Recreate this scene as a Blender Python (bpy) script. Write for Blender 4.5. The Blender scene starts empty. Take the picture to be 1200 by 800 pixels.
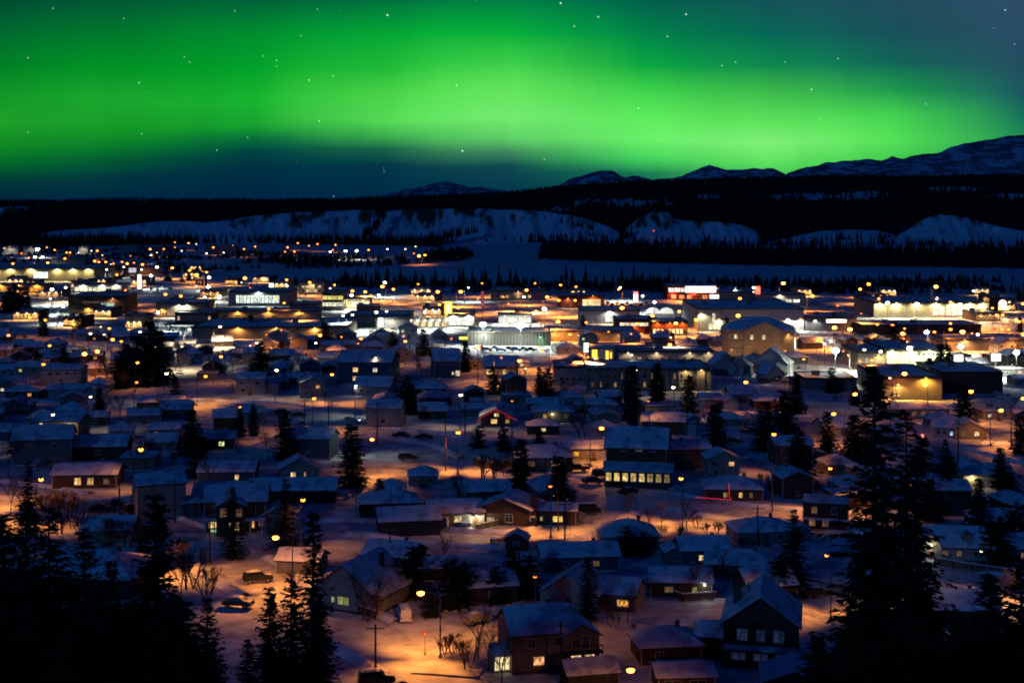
import bpy, math, random
import numpy as np
from mathutils import Vector, Matrix

sc = bpy.context.scene
COL = sc.collection
R = math.radians
rnd = random.Random(7)

# ------------------------------------------------------------------ camera
F, HZ, CAMZ = 1666.7, 236.0, 55.0            # focal length in photo pixels, horizon row, eye height
cam_d = bpy.data.cameras.new('camera'); cam = bpy.data.objects.new('camera', cam_d); COL.objects.link(cam)
cam.location = (0, 0, CAMZ); cam.rotation_euler = (R(90), 0, 0)
cam_d.lens = 50.0; cam_d.sensor_width = 36.0
cam_d.shift_y = -(400 - HZ) / 1200.0
cam_d.clip_start = 0.5; cam_d.clip_end = 60000
sc.camera = cam

def G(px, py, z=0.0):
    """ground position of what the photograph shows at px, py, at height z"""
    Y = (CAMZ - z) * F / (py - HZ)
    return ((px - 600) / F * Y, Y)
def Z(py, Y):
    return CAMZ - (py - HZ) * Y / F
def pix(x, y, z=0.0):
    return (600 + F * x / y, HZ + (CAMZ - z) * F / y)

# ------------------------------------------------------------------ exposure and sampling
vs = sc.view_settings
vs.view_transform = 'Standard'; vs.look = 'None'; vs.gamma = 1.0; vs.use_curve_mapping = False; vs.exposure = 0.0
sc.render.engine = 'CYCLES'
cy = sc.cycles
cy.max_bounces = 4; cy.diffuse_bounces = 2; cy.glossy_bounces = 2; cy.transmission_bounces = 1
cy.sample_clamp_indirect = 0.6
cy.use_denoising = True
cy.use_light_tree = True
cy.pixel_filter_type = 'BLACKMAN_HARRIS'; cy.filter_width = 1.8
cy.caustics_reflective = False; cy.caustics_refractive = False

def lin(c):
    return tuple((v / 255 / 12.92) if v / 255 <= 0.04045 else ((v / 255 + 0.055) / 1.055) ** 2.4 for v in c)

# ------------------------------------------------------------------ night sky with the aurora
NIGHT = (0.0005, 0.0075, 0.054)
def make_world():
    w = bpy.data.worlds.new('World'); sc.world = w; w.use_nodes = True
    t = w.node_tree; t.nodes.clear(); N = t.nodes.new; L = t.links.new
    out = N('ShaderNodeOutputWorld'); bg = N('ShaderNodeBackground'); L(bg.outputs[0], out.inputs[0])
    tc = N('ShaderNodeTexCoord'); sep = N('ShaderNodeSeparateXYZ'); L(tc.outputs['Generated'], sep.inputs[0])
    def M(op, a, b=None, c=None, clamp=False):
        n = N('ShaderNodeMath'); n.operation = op; n.use_clamp = clamp
        for i, v in enumerate((a, b, c)):
            if v is None: continue
            if isinstance(v, (int, float)): n.inputs[i].default_value = v
            else: L(v, n.inputs[i])
        return n.outputs[0]
    x, y, z = sep.outputs
    az = M('ARCTAN2', x, y)
    hyp = M('SQRT', M('ADD', M('MULTIPLY', x, x), M('MULTIPLY', y, y)))
    tel = M('DIVIDE', z, M('MAXIMUM', hyp, 1e-4))
    # wavering of the arc
    nz = N('ShaderNodeTexNoise'); nz.inputs['Scale'].default_value = 9.0; nz.inputs['Detail'].default_value = 3.0
    cmb = N('ShaderNodeCombineXYZ'); L(az, cmb.inputs[0]); L(M('MULTIPLY', tel, 0.7), cmb.inputs[1]); L(cmb.outputs[0], nz.inputs['Vector'])
    wob = M('MULTIPLY', M('SUBTRACT', nz.outputs[0], 0.5), 0.012)
    tt = M('DIVIDE', M('ADD', tel, wob), 400.0 / F)
    cols = [
     (-200, [(0,(0,62,50)),(50,(0,90,45)),(90,(0,115,38)),(130,(18,140,40)),(165,(18,140,38)),(195,(4,100,45)),(215,(0,62,58)),(236,(0,36,62))]),
     (0,   [(0,(0,74,50)),(40,(0,104,45)),(80,(0,128,36)),(112,(16,150,38)),(142,(30,160,42)),(170,(14,138,36)),(190,(4,106,40)),(210,(0,60,54)),(236,(0,34,60))]),
     (150, [(0,(0,85,52)),(40,(0,118,42)),(80,(0,146,36)),(118,(26,166,46)),(148,(20,150,38)),(168,(8,118,42)),(184,(2,82,50)),(202,(0,52,62)),(236,(0,34,64))]),
     (300, [(0,(0,96,56)),(40,(0,144,46)),(80,(2,162,42)),(118,(22,178,48)),(146,(22,160,46)),(162,(6,108,58)),(178,(0,66,64)),(196,(0,48,66)),(236,(0,34,66))]),
     (450, [(0,(0,110,60)),(40,(4,164,52)),(78,(30,184,55)),(108,(72,210,72)),(138,(84,216,86)),(158,(54,166,76)),(172,(20,98,70)),(192,(2,54,70)),(236,(0,38,72))]),
     (600, [(0,(0,126,68)),(40,(6,176,58)),(72,(56,206,72)),(104,(98,228,92)),(140,(116,236,112)),(164,(96,208,104)),(180,(60,136,92)),(196,(14,72,78)),(236,(0,44,74))]),
     (750, [(0,(0,96,76)),(40,(0,132,70)),(78,(10,166,64)),(106,(58,206,74)),(138,(90,230,90)),(165,(102,236,102)),(186,(66,206,92)),(204,(18,112,80)),(236,(4,60,76))]),
     (900, [(0,(20,80,86)),(40,(6,100,86)),(78,(14,136,76)),(108,(60,186,76)),(140,(92,224,90)),(166,(126,240,118)),(190,(92,222,94)),(206,(60,180,84)),(236,(30,120,80))]),
     (1050,[(0,(32,76,92)),(40,(24,80,90)),(76,(16,100,88)),(108,(28,152,76)),(138,(66,210,80)),(166,(80,224,84)),(190,(66,196,80)),(236,(40,130,80))]),
     (1200,[(0,(44,75,100)),(40,(40,74,96)),(80,(34,75,94)),(110,(26,84,94)),(140,(20,112,86)),(160,(28,132,82)),(190,(28,128,80)),(236,(20,100,80))]),
     (1450,[(0,(40,62,96)),(60,(36,62,90)),(120,(20,66,86)),(160,(12,76,80)),(236,(6,60,72))]),
    ]
    prev = None; paz = None
    for px, stops in cols:
        a = math.atan((px - 600) / F); ca = math.cos(a)
        rmp = N('ShaderNodeValToRGB'); rmp.color_ramp.interpolation = 'EASE' if False else 'LINEAR'
        L(tt, rmp.inputs[0]); el = rmp.color_ramp.elements
        pts = sorted([((HZ - yy) * ca / 400.0, lin(c)) for yy, c in stops])
        top = pts[-1][1]
        pts.append((0.80, tuple(0.35 * u + 0.65 * v for u, v in zip(top, NIGHT))))
        pts.append((1.0, NIGHT))
        while len(el) < len(pts): el.new(0.5)
        for e, (p, c) in zip(el, pts): e.position = p
        for e, (p, c) in zip(el, pts): e.position = p; e.color = (*c, 1)
        cur = rmp.outputs[0]
        if prev is not None:
            mr = N('ShaderNodeMapRange'); mr.interpolation_type = 'LINEAR'
            L(az, mr.inputs[0]); mr.inputs[1].default_value = paz; mr.inputs[2].default_value = a
            mx = N('ShaderNodeMix'); mx.data_type = 'RGBA'; L(mr.outputs[0], mx.inputs[0]); L(prev, mx.inputs[6]); L(cur, mx.inputs[7])
            cur = mx.outputs[2]
        prev, paz = cur, a
    # the arc fades out to either side of the view; below and behind there is plain night
    fade = N('ShaderNodeMapRange'); fade.interpolation_type = 'SMOOTHSTEP'
    L(M('ABSOLUTE', az), fade.inputs[0]); fade.inputs[1].default_value = 0.55; fade.inputs[2].default_value = 1.1
    mx = N('ShaderNodeMix'); mx.data_type = 'RGBA'; L(fade.outputs[0], mx.inputs[0]); L(prev, mx.inputs[6]); mx.inputs[7].default_value = (*NIGHT, 1)
    sky = mx.outputs[2]
    # faint curtain streaks
    nz2 = N('ShaderNodeTexNoise'); nz2.inputs['Scale'].default_value = 16.0; nz2.inputs['Detail'].default_value = 4.0
    cm2 = N('ShaderNodeCombineXYZ'); L(az, cm2.inputs[0]); L(M('MULTIPLY', tel, 0.25), cm2.inputs[1]); L(cm2.outputs[0], nz2.inputs['Vector'])
    st = M('ADD', 0.85, M('MULTIPLY', nz2.outputs[0], 0.34))
    vm = N('ShaderNodeVectorMath'); vm.operation = 'SCALE'; L(sky, vm.inputs[0]); L(st, vm.inputs['Scale'])
    total = vm.outputs[0]
    # stars: a random field plus the brighter ones
    vo = N('ShaderNodeTexVoronoi'); vo.inputs['Scale'].default_value = 120.0; L(tc.outputs['Generated'], vo.inputs['Vector'])
    dot_ = M('SUBTRACT', 1.0, M('DIVIDE', vo.outputs['Distance'], 0.045), clamp=True)
    wn = N('ShaderNodeTexWhiteNoise'); L(vo.outputs['Color'], wn.inputs['Vector'])
    pick = M('MULTIPLY', M('POWER', wn.outputs['Value'], 6.0), 0.9)
    star = M('MULTIPLY', dot_, pick)
    bright = [(454,18,1),(62,10,.5),(353,42,.4),(390,89,.5),(362,94,.6),(324,71,.5),(324,78,.4),(163,97,.6),(535,100,.7),(374,142,.6),(542,177,1),(657,4,1),(701,20,.8),(673,31,.6),(804,17,.9),(782,43,.6),(748,127,.6),(951,105,.7),(862,73,.5),(920,73,.4),(33,68,.5),(216,67,.4),(222,73,.4),(145,22,.4),(166,157,.4),(254,176,.5),(290,161,.4),(1178,12,.7),(1189,52,.4),(982,69,.5),(1085,122,.4),(846,77,.5),(638,187,.5),(308,66,.4),(275,13,.4),(372,11,.4),(391,230,.4),(450,201,.3),(33,155,.35),(960,140,.3)]
    for px, py, s in bright:
        d = Vector(((px - 600) / F, 1.0, (HZ - py) / F)).normalized()
        vd = N('ShaderNodeVectorMath'); vd.operation = 'DISTANCE'; L(tc.outputs['Generated'], vd.inputs[0]); vd.inputs[1].default_value = d
        r_ = 0.00045 + 0.00035 * s
        star = M('ADD', star, M('MULTIPLY', M('SUBTRACT', 1.0, M('DIVIDE', vd.outputs['Value'], r_), clamp=True), 1.5 * s))
    star = M('MULTIPLY', star, M('GREATER_THAN', tel, 0.0))
    sv = N('ShaderNodeVectorMath'); sv.operation = 'SCALE'; sv.inputs[0].default_value = (0.75, 1.0, 0.95); L(star, sv.inputs['Scale'])
    ad = N('ShaderNodeVectorMath'); ad.operation = 'ADD'; L(total, ad.inputs[0]); L(sv.outputs[0], ad.inputs[1])
    L(ad.outputs[0], bg.inputs[0]); bg.inputs[1].default_value = 1.0
make_world()

# the moon stands behind the camera, to the left
sun_d = bpy.data.lights.new('moonlight', 'SUN'); sun = bpy.data.objects.new('moonlight', sun_d); COL.objects.link(sun)
sun_d.energy = 0.26; sun_d.angle = R(0.5); sun_d.color = (0.05, 0.32, 1.0)
sun.rotation_euler = (R(75), 0, R(-30))

# ------------------------------------------------------------------ mesh building helpers
class MB:
    def __init__(s): s.v = []; s.f = []; s.m = []
    def face(s, pts, mat=0):
        b = len(s.v); s.v += [tuple(p) for p in pts]; s.f.append(tuple(range(b, b + len(pts)))); s.m.append(mat)
    def box(s, c, d, mat=0, rz=0.0):
        cx, cy_, cz = c; hx, hy, hz = d[0] / 2, d[1] / 2, d[2] / 2; ca, sa = math.cos(rz), math.sin(rz)
        b = len(s.v)
        for dz in (-hz, hz):
            for dx, dy in ((-hx, -hy), (hx, -hy), (hx, hy), (-hx, hy)):
                s.v.append((cx + dx * ca - dy * sa, cy_ + dx * sa + dy * ca, cz + dz))
        for q in ((0, 3, 2, 1), (4, 5, 6, 7), (0, 1, 5, 4), (1, 2, 6, 5), (2, 3, 7, 6), (3, 0, 4, 7)):
            s.f.append(tuple(b + i for i in q)); s.m.append(mat)
    def tube(s, p, q, r0, r1, n=6, mat=0, cap=True):
        p, q = Vector(p), Vector(q); d = (q - p)
        if d.length < 1e-6: return
        d.normalize(); u = d.orthogonal().normalized(); w = d.cross(u); b = len(s.v)
        for c, r in ((p, r0), (q, r1)):
            for i in range(n):
                a = 2 * math.pi * i / n; s.v.append(tuple(c + u * (r * math.cos(a)) + w * (r * math.sin(a))))
        for i in range(n):
            j = (i + 1) % n; s.f.append((b + i, b + j, b + n + j, b + n + i)); s.m.append(mat)
        if cap:
            s.f.append(tuple(b + n + i for i in range(n))); s.m.append(mat)
            s.f.append(tuple(b + n - 1 - i for i in range(n))); s.m.append(mat)
    def path(s, pts, r, n=6, mat=0):
        for i in range(len(pts) - 1): s.tube(pts[i], pts[i + 1], r, r, n, mat)
    def lathe(s, prof, n=10, mat=0, c=(0, 0, 0)):
        b = len(s.v)
        for r, z in prof:
            for i in range(n):
                a = 2 * math.pi * i / n; s.v.append((c[0] + r * math.cos(a), c[1] + r * math.sin(a), c[2] + z))
        for k in range(len(prof) - 1):
            for i in range(n):
                j = (i + 1) % n; s.f.append((b + k * n + i, b + k * n + j, b + (k + 1) * n + j, b + (k + 1) * n + i)); s.m.append(mat)
        s.f.append(tuple(b + n - 1 - i for i in range(n))); s.m.append(mat)
        s.f.append(tuple(b + (len(prof) - 1) * n + i for i in range(n))); s.m.append(mat)
    def mesh(s, name, mats, smooth=False):
        me = bpy.data.meshes.new(name); me.from_pydata(s.v, [], s.f)
        for m in (mats if isinstance(mats, (list, tuple)) else [mats]): me.materials.append(m)
        me.polygons.foreach_set('material_index', s.m)
        if smooth: me.polygons.foreach_set('use_smooth', [True] * len(s.f))
        me.update(); return me
    def build(s, name, mats, parent=None, smooth=False, loc=None, rz=None, color=None):
        return link(name, s.mesh(name, mats, smooth), parent, loc, rz, color)

def link(name, me, parent=None, loc=None, rz=None, color=None):
    o = bpy.data.objects.new(name, me); COL.objects.link(o)
    if parent is not None: o.parent = parent
    if loc is not None: o.location = loc
    if rz is not None: o.rotation_euler = (0, 0, rz)
    if color is not None: o.color = (*color, 1)
    return o
def empty(name, loc=(0, 0, 0), rz=0.0):
    o = bpy.data.objects.new(name, None); COL.objects.link(o); o.location = loc; o.rotation_euler = (0, 0, rz); o.empty_display_size = 0.5
    return o
def copy_tree(o, parent=None):
    c = o.copy(); COL.objects.link(c)
    if parent is not None: c.parent = parent
    for ch in KIDS.get(o.name, ()): copy_tree(ch, c)
    return c
KIDS = {}
def index_kids(root):
    KIDS[root.name] = list(root.children)
    for ch in root.children: index_kids(ch)
def structure(o): o['kind'] = 'structure'; return o
def stuff(o): o['kind'] = 'stuff'; return o
# every thing waits here for its label: (object, description, photo x, photo y, group, category, is landmark)
THINGS = []
def thing(o, desc, cat, px, py, group=None, own=False):
    THINGS.append([o, desc, cat, px, py, group, own]); o['category'] = cat
    if group: o['group'] = group
    return o

# ------------------------------------------------------------------ materials
def nt(name):
    m = bpy.data.materials.new(name); m.use_nodes = True
    t = m.node_tree; b = t.nodes['Principled BSDF']; return m, t, b
def noise_color(t, b, c0, c1, scale, detail=4, coord='Object', rough=0.9, bump=0.0, bscale=None, lo=0.35, hi=0.65, stretch=None, bdist=0.1):
    N, L = t.nodes.new, t.links.new
    tc = N('ShaderNodeTexCoord'); src = tc.outputs[coord]
    if stretch:
        mp = N('ShaderNodeMapping'); mp.inputs['Scale'].default_value = stretch; L(src, mp.inputs[0]); src = mp.outputs[0]
    n = N('ShaderNodeTexNoise'); n.inputs['Scale'].default_value = scale; n.inputs['Detail'].default_value = detail; L(src, n.inputs['Vector'])
    r = N('ShaderNodeValToRGB'); L(n.outputs[0], r.inputs[0])
    r.color_ramp.elements[0].position = lo; r.color_ramp.elements[0].color = (*c0, 1)
    r.color_ramp.elements[1].position = hi; r.color_ramp.elements[1].color = (*c1, 1)
    L(r.outputs[0], b.inputs['Base Color']); b.inputs['Roughness'].default_value = rough
    b.inputs['Specular IOR Level'].default_value = 0.25
    if bump:
        n2 = N('ShaderNodeTexNoise'); n2.inputs['Scale'].default_value = bscale or scale * 4; n2.inputs['Detail'].default_value = 5; L(src, n2.inputs['Vector'])
        bp = N('ShaderNodeBump'); bp.inputs['Strength'].default_value = bump; bp.inputs['Distance'].default_value = bdist; L(n2.outputs[0], bp.inputs['Height']); L(bp.outputs[0], b.inputs['Normal'])
    return n, r
def simple(name, c0, c1, scale, **k):
    m, t, b = nt(name); noise_color(t, b, c0, c1, scale, **k); return m
def objcolor(name, scale, var=0.25, rough=0.8, bump=None, wave=None):
    """base colour from the object's own colour, broken up by weathering"""
    m, t, b = nt(name); N, L = t.nodes.new, t.links.new
    oi = N('ShaderNodeObjectInfo'); tc = N('ShaderNodeTexCoord')
    n = N('ShaderNodeTexNoise'); n.inputs['Scale'].default_value = scale; n.inputs['Detail'].default_value = 5; L(tc.outputs['Object'], n.inputs['Vector'])
    mr = N('ShaderNodeMapRange'); L(n.outputs[0], mr.inputs[0]); mr.inputs[1].default_value = .3; mr.inputs[2].default_value = .7
    mr.inputs[3].default_value = 1 - var; mr.inputs[4].default_value = 1 + var
    vm = N('ShaderNodeVectorMath'); vm.operation = 'SCALE'; L(oi.outputs['Color'], vm.inputs[0]); L(mr.outputs[0], vm.inputs['Scale'])
    L(vm.outputs[0], b.inputs['Base Color']); b.inputs['Roughness'].default_value = rough; b.inputs['Specular IOR Level'].default_value = 0.25
    if wave:
        w = N('ShaderNodeTexWave'); w.wave_type = 'BANDS'; w.bands_direction = wave[0]; w.wave_profile = 'SAW'; w.inputs['Scale'].default_value = wave[1]; L(tc.outputs['Object'], w.inputs['Vector'])
        bp = N('ShaderNodeBump'); bp.inputs['Strength'].default_value = 0.6; bp.inputs['Distance'].default_value = 0.03; L(w.outputs[0], bp.inputs['Height']); L(bp.outputs[0], b.inputs['Normal'])
    return m
SN0, SN1 = (0.72, 0.74, 0.78), (0.84, 0.85, 0.87)
M = {}
M['snow'] = simple('snow', (0.40, 0.41, 0.44), (0.78, 0.79, 0.82), 0.22, detail=9, lo=.38, hi=.60, coord='Object', bump=0.8, bscale=0.7, bdist=0.4)
M['roof_snow'] = simple('roof_snow', (0.30, 0.31, 0.34), (0.82, 0.83, 0.86), 0.42, detail=7, lo=0.30, hi=0.52, bump=0.7, bscale=1.6, bdist=0.15)
M['road'] = simple('packed_snow', (0.50, 0.49, 0.48), (0.80, 0.80, 0.80), 0.5, detail=7, stretch=(1, 1, 1), bump=0.6, bscale=1.4, bdist=0.12, rough=0.6)
M['ice'] = simple('river_snow', (0.55, 0.58, 0.64), (0.70, 0.73, 0.78), 0.012, detail=8, bump=0.2, bscale=0.2, bdist=0.3)
M['siding'] = objcolor('siding', 0.5, 0.18, wave=('Z', 2.2))
M['stucco'] = objcolor('stucco', 0.35, 0.2)
M['cladding'] = objcolor('metal_cladding', 0.15, 0.15, rough=0.6, wave=('X', 1.2))
M['shingle'] = simple('shingle', (0.03, 0.03, 0.032), (0.06, 0.055, 0.05), 3.0, bump=0.4)
M['trim'] = simple('painted_trim', (0.42, 0.42, 0.40), (0.55, 0.54, 0.52), 2.0, rough=0.6)
M['darktrim'] = simple('dark_trim', (0.03, 0.026, 0.022), (0.06, 0.05, 0.045), 2.0)
M['brick'] = simple('chimney_brick', (0.10, 0.05, 0.035), (0.2, 0.1, 0.07), 4.0, bump=0.3)
M['door'] = objcolor('door_paint', 1.0, 0.2, rough=0.5)
M['metal'] = simple('galvanised_steel', (0.12, 0.12, 0.12), (0.22, 0.22, 0.22), 3.0, rough=0.5)
M['timber'] = simple('pole_timber', (0.035, 0.024, 0.016), (0.07, 0.05, 0.035), 1.5, stretch=(6, 6, .3))
M['fence'] = simple('fence_board', (0.06, 0.045, 0.035), (0.12, 0.09, 0.07), 2.0)
M['needle'] = simple('spruce_needles', (0.006, 0.010, 0.006), (0.016, 0.024, 0.013), 0.6, coord='Object', lo=.3, hi=.7)
M['bark'] = simple('bark', (0.03, 0.02, 0.014), (0.07, 0.05, 0.035), 3.0, stretch=(4, 4, .6))
M['twig'] = simple('bare_twig', (0.05, 0.032, 0.022), (0.10, 0.062, 0.042), 1.5)
M['forest'] = simple('dark_forest', (0.006, 0.010, 0.008), (0.016, 0.022, 0.016), 0.05)
M['paint'] = objcolor('car_paint', 0.8, 0.06, rough=0.3)
M['rubber'] = simple('tyre_rubber', (0.012,) * 3, (0.022,) * 3, 4.0)
M['rim'] = simple('wheel_rim', (0.2,) * 3, (0.3,) * 3, 4.0, rough=0.4)
M['carglass'] = simple('car_glass', (0.01, 0.012, 0.014), (0.02, 0.022, 0.025), 1.0, rough=0.1)
M['gravel'] = simple('flat_roof', (0.05, 0.048, 0.045), (0.1, 0.095, 0.09), 1.0)
def emit(name, k, base=(0.02, 0.022, 0.025), curtain=False, rough=0.15):
    m, t, b = nt(name); N, L = t.nodes.new, t.links.new
    oi = N('ShaderNodeObjectInfo'); b.inputs['Base Color'].default_value = (*base, 1); b.inputs['Roughness'].default_value = rough
    src = oi.outputs['Color']
    if curtain:   # rooms behind the glass are not evenly bright
        tc = N('ShaderNodeTexCoord'); n = N('ShaderNodeTexNoise'); n.inputs['Scale'].default_value = 2.2; n.inputs['Detail'].default_value = 3
        mp = N('ShaderNodeMapping'); mp.inputs['Scale'].default_value = (1, 1, 0.6); L(tc.outputs['Object'], mp.inputs[0])
        L(oi.outputs['Random'], mp.inputs['Location']); L(mp.outputs[0], n.inputs['Vector'])
        mr = N('ShaderNodeMapRange'); L(n.outputs[0], mr.inputs[0]); mr.inputs[1].default_value = .3; mr.inputs[2].default_value = .7; mr.inputs[3].default_value = .12; mr.inputs[4].default_value = 1.45
        vm = N('ShaderNodeVectorMath'); vm.operation = 'SCALE'; L(src, vm.inputs[0]); L(mr.outputs[0], vm.inputs['Scale']); src = vm.outputs[0]
    L(src, b.inputs['Emission Color']); b.inputs['Emission Strength'].default_value = k
    m.cycles.emission_sampling = 'NONE'; return m
M['pane'] = emit('window_glass', 1.0, curtain=True)
M['bulb'] = emit('lamp_glass', 16.0)
M['sign'] = emit('lit_sign', 1.6, base=(.3, .3, .3), curtain=False, rough=.4)
from mathutils import noise as mn
def nz(x, y, z=0.0): return mn.noise((x, y, z))
def fbm(x, y, z=0.0, o=4): return mn.fractal((x, y, z), 0.9, 2.0, o)
def interp(tab, x):
    if x <= tab[0][0]: return tab[0][1]
    for (x0, y0), (x1, y1) in zip(tab, tab[1:]):
        if x <= x1: return y0 + (y1 - y0) * (x - x0) / (x1 - x0)
    return tab[-1][1]
def grid_mesh(name, rows, mat):
    """rows of equal length of points -> one sheet"""
    n = len(rows[0]); v = [p for r in rows for p in r]
    f = [(k * n + i, k * n + i + 1, (k + 1) * n + i + 1, (k + 1) * n + i) for k in range(len(rows) - 1) for i in range(n - 1)]
    me = bpy.data.meshes.new(name); me.from_pydata(v, [], f); me.materials.append(mat)
    me.polygons.foreach_set('use_smooth', [True] * len(f)); me.update(); return me

# ------------------------------------------------------------------ ground: town plain with the bluff the camera stands on
def ground_z(x, y):
    if y >= 150: return 0.0
    s = 53.0 * (1 - y / 150.0)
    return max(0.0, min(53.0, s) + (1.2 * nz(x * .03, y * .03) if 5 < y < 140 else 0))
xs = [-14000, -6000, -3000, -1500, -800, -400] + list(range(-240, 241, 12)) + [400, 800, 1500, 3000, 6000, 14000]
ys = [-400, -60, -20] + list(range(0, 160, 10)) + [155, 170, 200, 260, 340, 450, 600, 800, 1100, 1500, 2200, 3500, 6000, 10000, 30000]
ys = sorted(set(ys))
structure(link('ground', grid_mesh('ground', [[(x, y, 53.0 if y < 0 else ground_z(x, y)) for x in xs] for y in ys], M['snow'])))

# ------------------------------------------------------------------ frozen river
RIVER = [(225,323),(300,318.5),(360,317),(420,314),(500,312.5),(545,308),(556,301),(548,294),(524,290.5),(508,287.5),(540,285.2),(600,284.6),(632,286.5),(640,290),(606,296),(622,304),(700,307.5),(800,310),(930,313),(1060,315.5),(1300,318.5),
         (1300,327),(1150,328),(1000,329),(900,330),(760,330.5),(640,332),(560,331.5),(480,329.5),(400,328.5),(320,331),(240,331)]
mb = MB(); mb.face([(*G(px, py), 0.05) for px, py in RIVER])
structure(mb.build('river', M['ice']))
# low snowy bar on the far bank and ridges of drift ice
mb = MB()
for (x0, x1, y0, y1) in ((640, 1260, 309.5, 312.5), (800, 1250, 315.5, 318.5)):
    n = 60; rows = []
    for i in range(n + 1):
        px = x0 + (x1 - x0) * i / n; j = 1.2 * nz(px * .03, y0)
        a = G(px, y0 + (px - 640) * .010 + j); b = G(px, y1 + (px - 640) * .010 + j * .4)
        rows.append([(a[0], a[1], 0.02), (a[0] * .99 + b[0] * .01, a[1] * .75 + b[1] * .25, 1.2 + nz(px * .11, 3)), (b[0], a[1] * .3 + b[1] * .7, 1.4 + nz(px * .13, 7)), (b[0], b[1], 0.02)])
    for r0, r1 in zip(rows, rows[1:]):
        for k in range(3): mb.face([r0[k], r0[k + 1], r1[k + 1], r1[k]])
structure(mb.build('river_bank', M['snow'], smooth=True))

# ------------------------------------------------------------------ streets
ROADS = [
 ([(-60,566),(40,578),(110,592),(190,617),(255,648),(330,692),(420,737),(520,792)], 9.5),
 ([(250,640),(300,628),(345,620),(434,619),(520,630),(600,632),(660,622),(706,600),(735,575),(770,566)], 8.5),
 ([(150,470),(260,474),(330,478),(380,494),(430,505),(490,511),(545,523),(600,550),(660,565),(730,577),(800,590),(870,600),(960,607),(1060,622),(1100,640)], 10),
 ([(990,646),(1080,668),(1140,680),(1250,702)], 9),
 ([(690,730),(760,719),(840,715),(905,722),(985,745)], 8),
 ([(930,468),(1000,485),(1060,505),(1120,531),(1220,556)], 9),
 ([(840,486),(920,492),(990,493),(1080,508),(1220,519)], 9),
 ([(-20,470),(70,476),(150,470)], 8),
 ([(420,470),(560,440),(640,437),(720,458),(850,482)], 8),
 ([(380,494),(420,470),(455,445),(500,428),(560,412)], 8),
 ([(-60,404),(120,403),(300,402),(470,400),(560,412)], 9),
 ([(560,412),(700,410),(840,446),(880,462),(960,470)], 9),
 ([(-60,349),(60,351),(190,341),(330,349),(480,362),(640,366),(830,374),(960,393),(1250,396)], 14),
 ([(120,324),(185,331),(260,339),(330,349)], 12),
 ([(700,352),(860,352),(1000,350),(1250,350)], 12),
 ([(940,430),(1000,441),(1090,478),(1180,474),(1260,470)], 9),
 ([(520,792),(560,752),(640,735),(690,730)], 8),
 ([(110,592),(240,560),(330,520),(390,500)], 7.5),
]
RG = []
def in_road(x, y, pad=0.0, skip=None):
    for k, (pts, w) in enumerate(RG):
        if k == skip: continue
        for (ax, ay), (bx, by) in zip(pts, pts[1:]):
            if y < min(ay, by) - w - pad or y > max(ay, by) + w + pad: continue
            dx, dy = bx - ax, by - ay; l2 = dx * dx + dy * dy
            t = max(0, min(1, ((x - ax) * dx + (y - ay) * dy) / l2)) if l2 else 0
            if (x - ax - t * dx) ** 2 + (y - ay - t * dy) ** 2 < (w / 2 + pad) ** 2: return True
    return False
def resample(pts, step):
    P = [Vector((*p, 0)) for p in pts]; out = [P[0]]
    # smooth with Catmull-Rom
    for i in range(len(P) - 1):
        p0 = P[max(0, i - 1)]; p1 = P[i]; p2 = P[i + 1]; p3 = P[min(len(P) - 1, i + 2)]
        n = max(2, int((p2 - p1).length / step))
        for k in range(1, n + 1):
            t = k / n
            out.append(0.5 * ((2 * p1) + (p2 - p0) * t + (2 * p0 - 5 * p1 + 4 * p2 - p3) * t * t + (3 * p1 - p0 - 3 * p2 + p3) * t ** 3))
    return out
for px, w in ROADS: RG.append(([(p.x, p.y) for p in resample([G(*q) for q in px], 6)], w))
for k, (pts, w) in enumerate(RG):
    P = [Vector((*p, 0)) for p in pts]; mb = MB(); bk = MB(); z = 0.03 + 0.012 * k; rows = []; sides = {1: [], -1: []}
    for i, p in enumerate(P):
        d = (P[min(i + 1, len(P) - 1)] - P[max(i - 1, 0)]).normalized(); nrm = Vector((-d.y, d.x, 0))
        rows.append([tuple(p + nrm * (w / 2 * u) + Vector((0, 0, z - 0.05 * (abs(u) > .99)))) for u in (-1, -.45, 0, .45, 1)])
        for s in (1, -1): sides[s].append((p, nrm * s))
    for r0, r1 in zip(rows, rows[1:]):
        for j in range(4): mb.face([r0[j], r0[j + 1], r1[j + 1], r1[j]])
    structure(mb.build('street', M['road'], smooth=True))
    # ploughed banks along both edges, open where another street joins
    for s in (1, -1):
        prev = None
        for i, (p, n_) in enumerate(sides[s]):
            c = p + n_ * (w / 2 + 0.7)
            if in_road(c.x, c.y, 0.8, skip=k) or nz(c.x * .07, c.y * .07, s * 5.0) > 0.28: prev = None; continue
            h = max(0.15, 0.55 + 0.5 * nz(c.x * .16, c.y * .16) + 0.25 * nz(c.x * .5, c.y * .5))
            row = [tuple(p + n_ * (w / 2 - .15) + Vector((0, 0, z - .03))), tuple(p + n_ * (w / 2 + .55) + Vector((0, 0, h))), tuple(p + n_ * (w / 2 + 1.2) + Vector((0, 0, h * .85))), tuple(p + n_ * (w / 2 + 2.3) + Vector((0, 0, -.02)))]
            if prev:
                for j in range(3): bk.face([prev[j], prev[j + 1], row[j + 1], row[j]] if s < 0 else [prev[j + 1], prev[j], row[j], row[j + 1]])
            prev = row
    if bk.f: structure(bk.build('snow_bank', M['roof_snow'], smooth=True))

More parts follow.
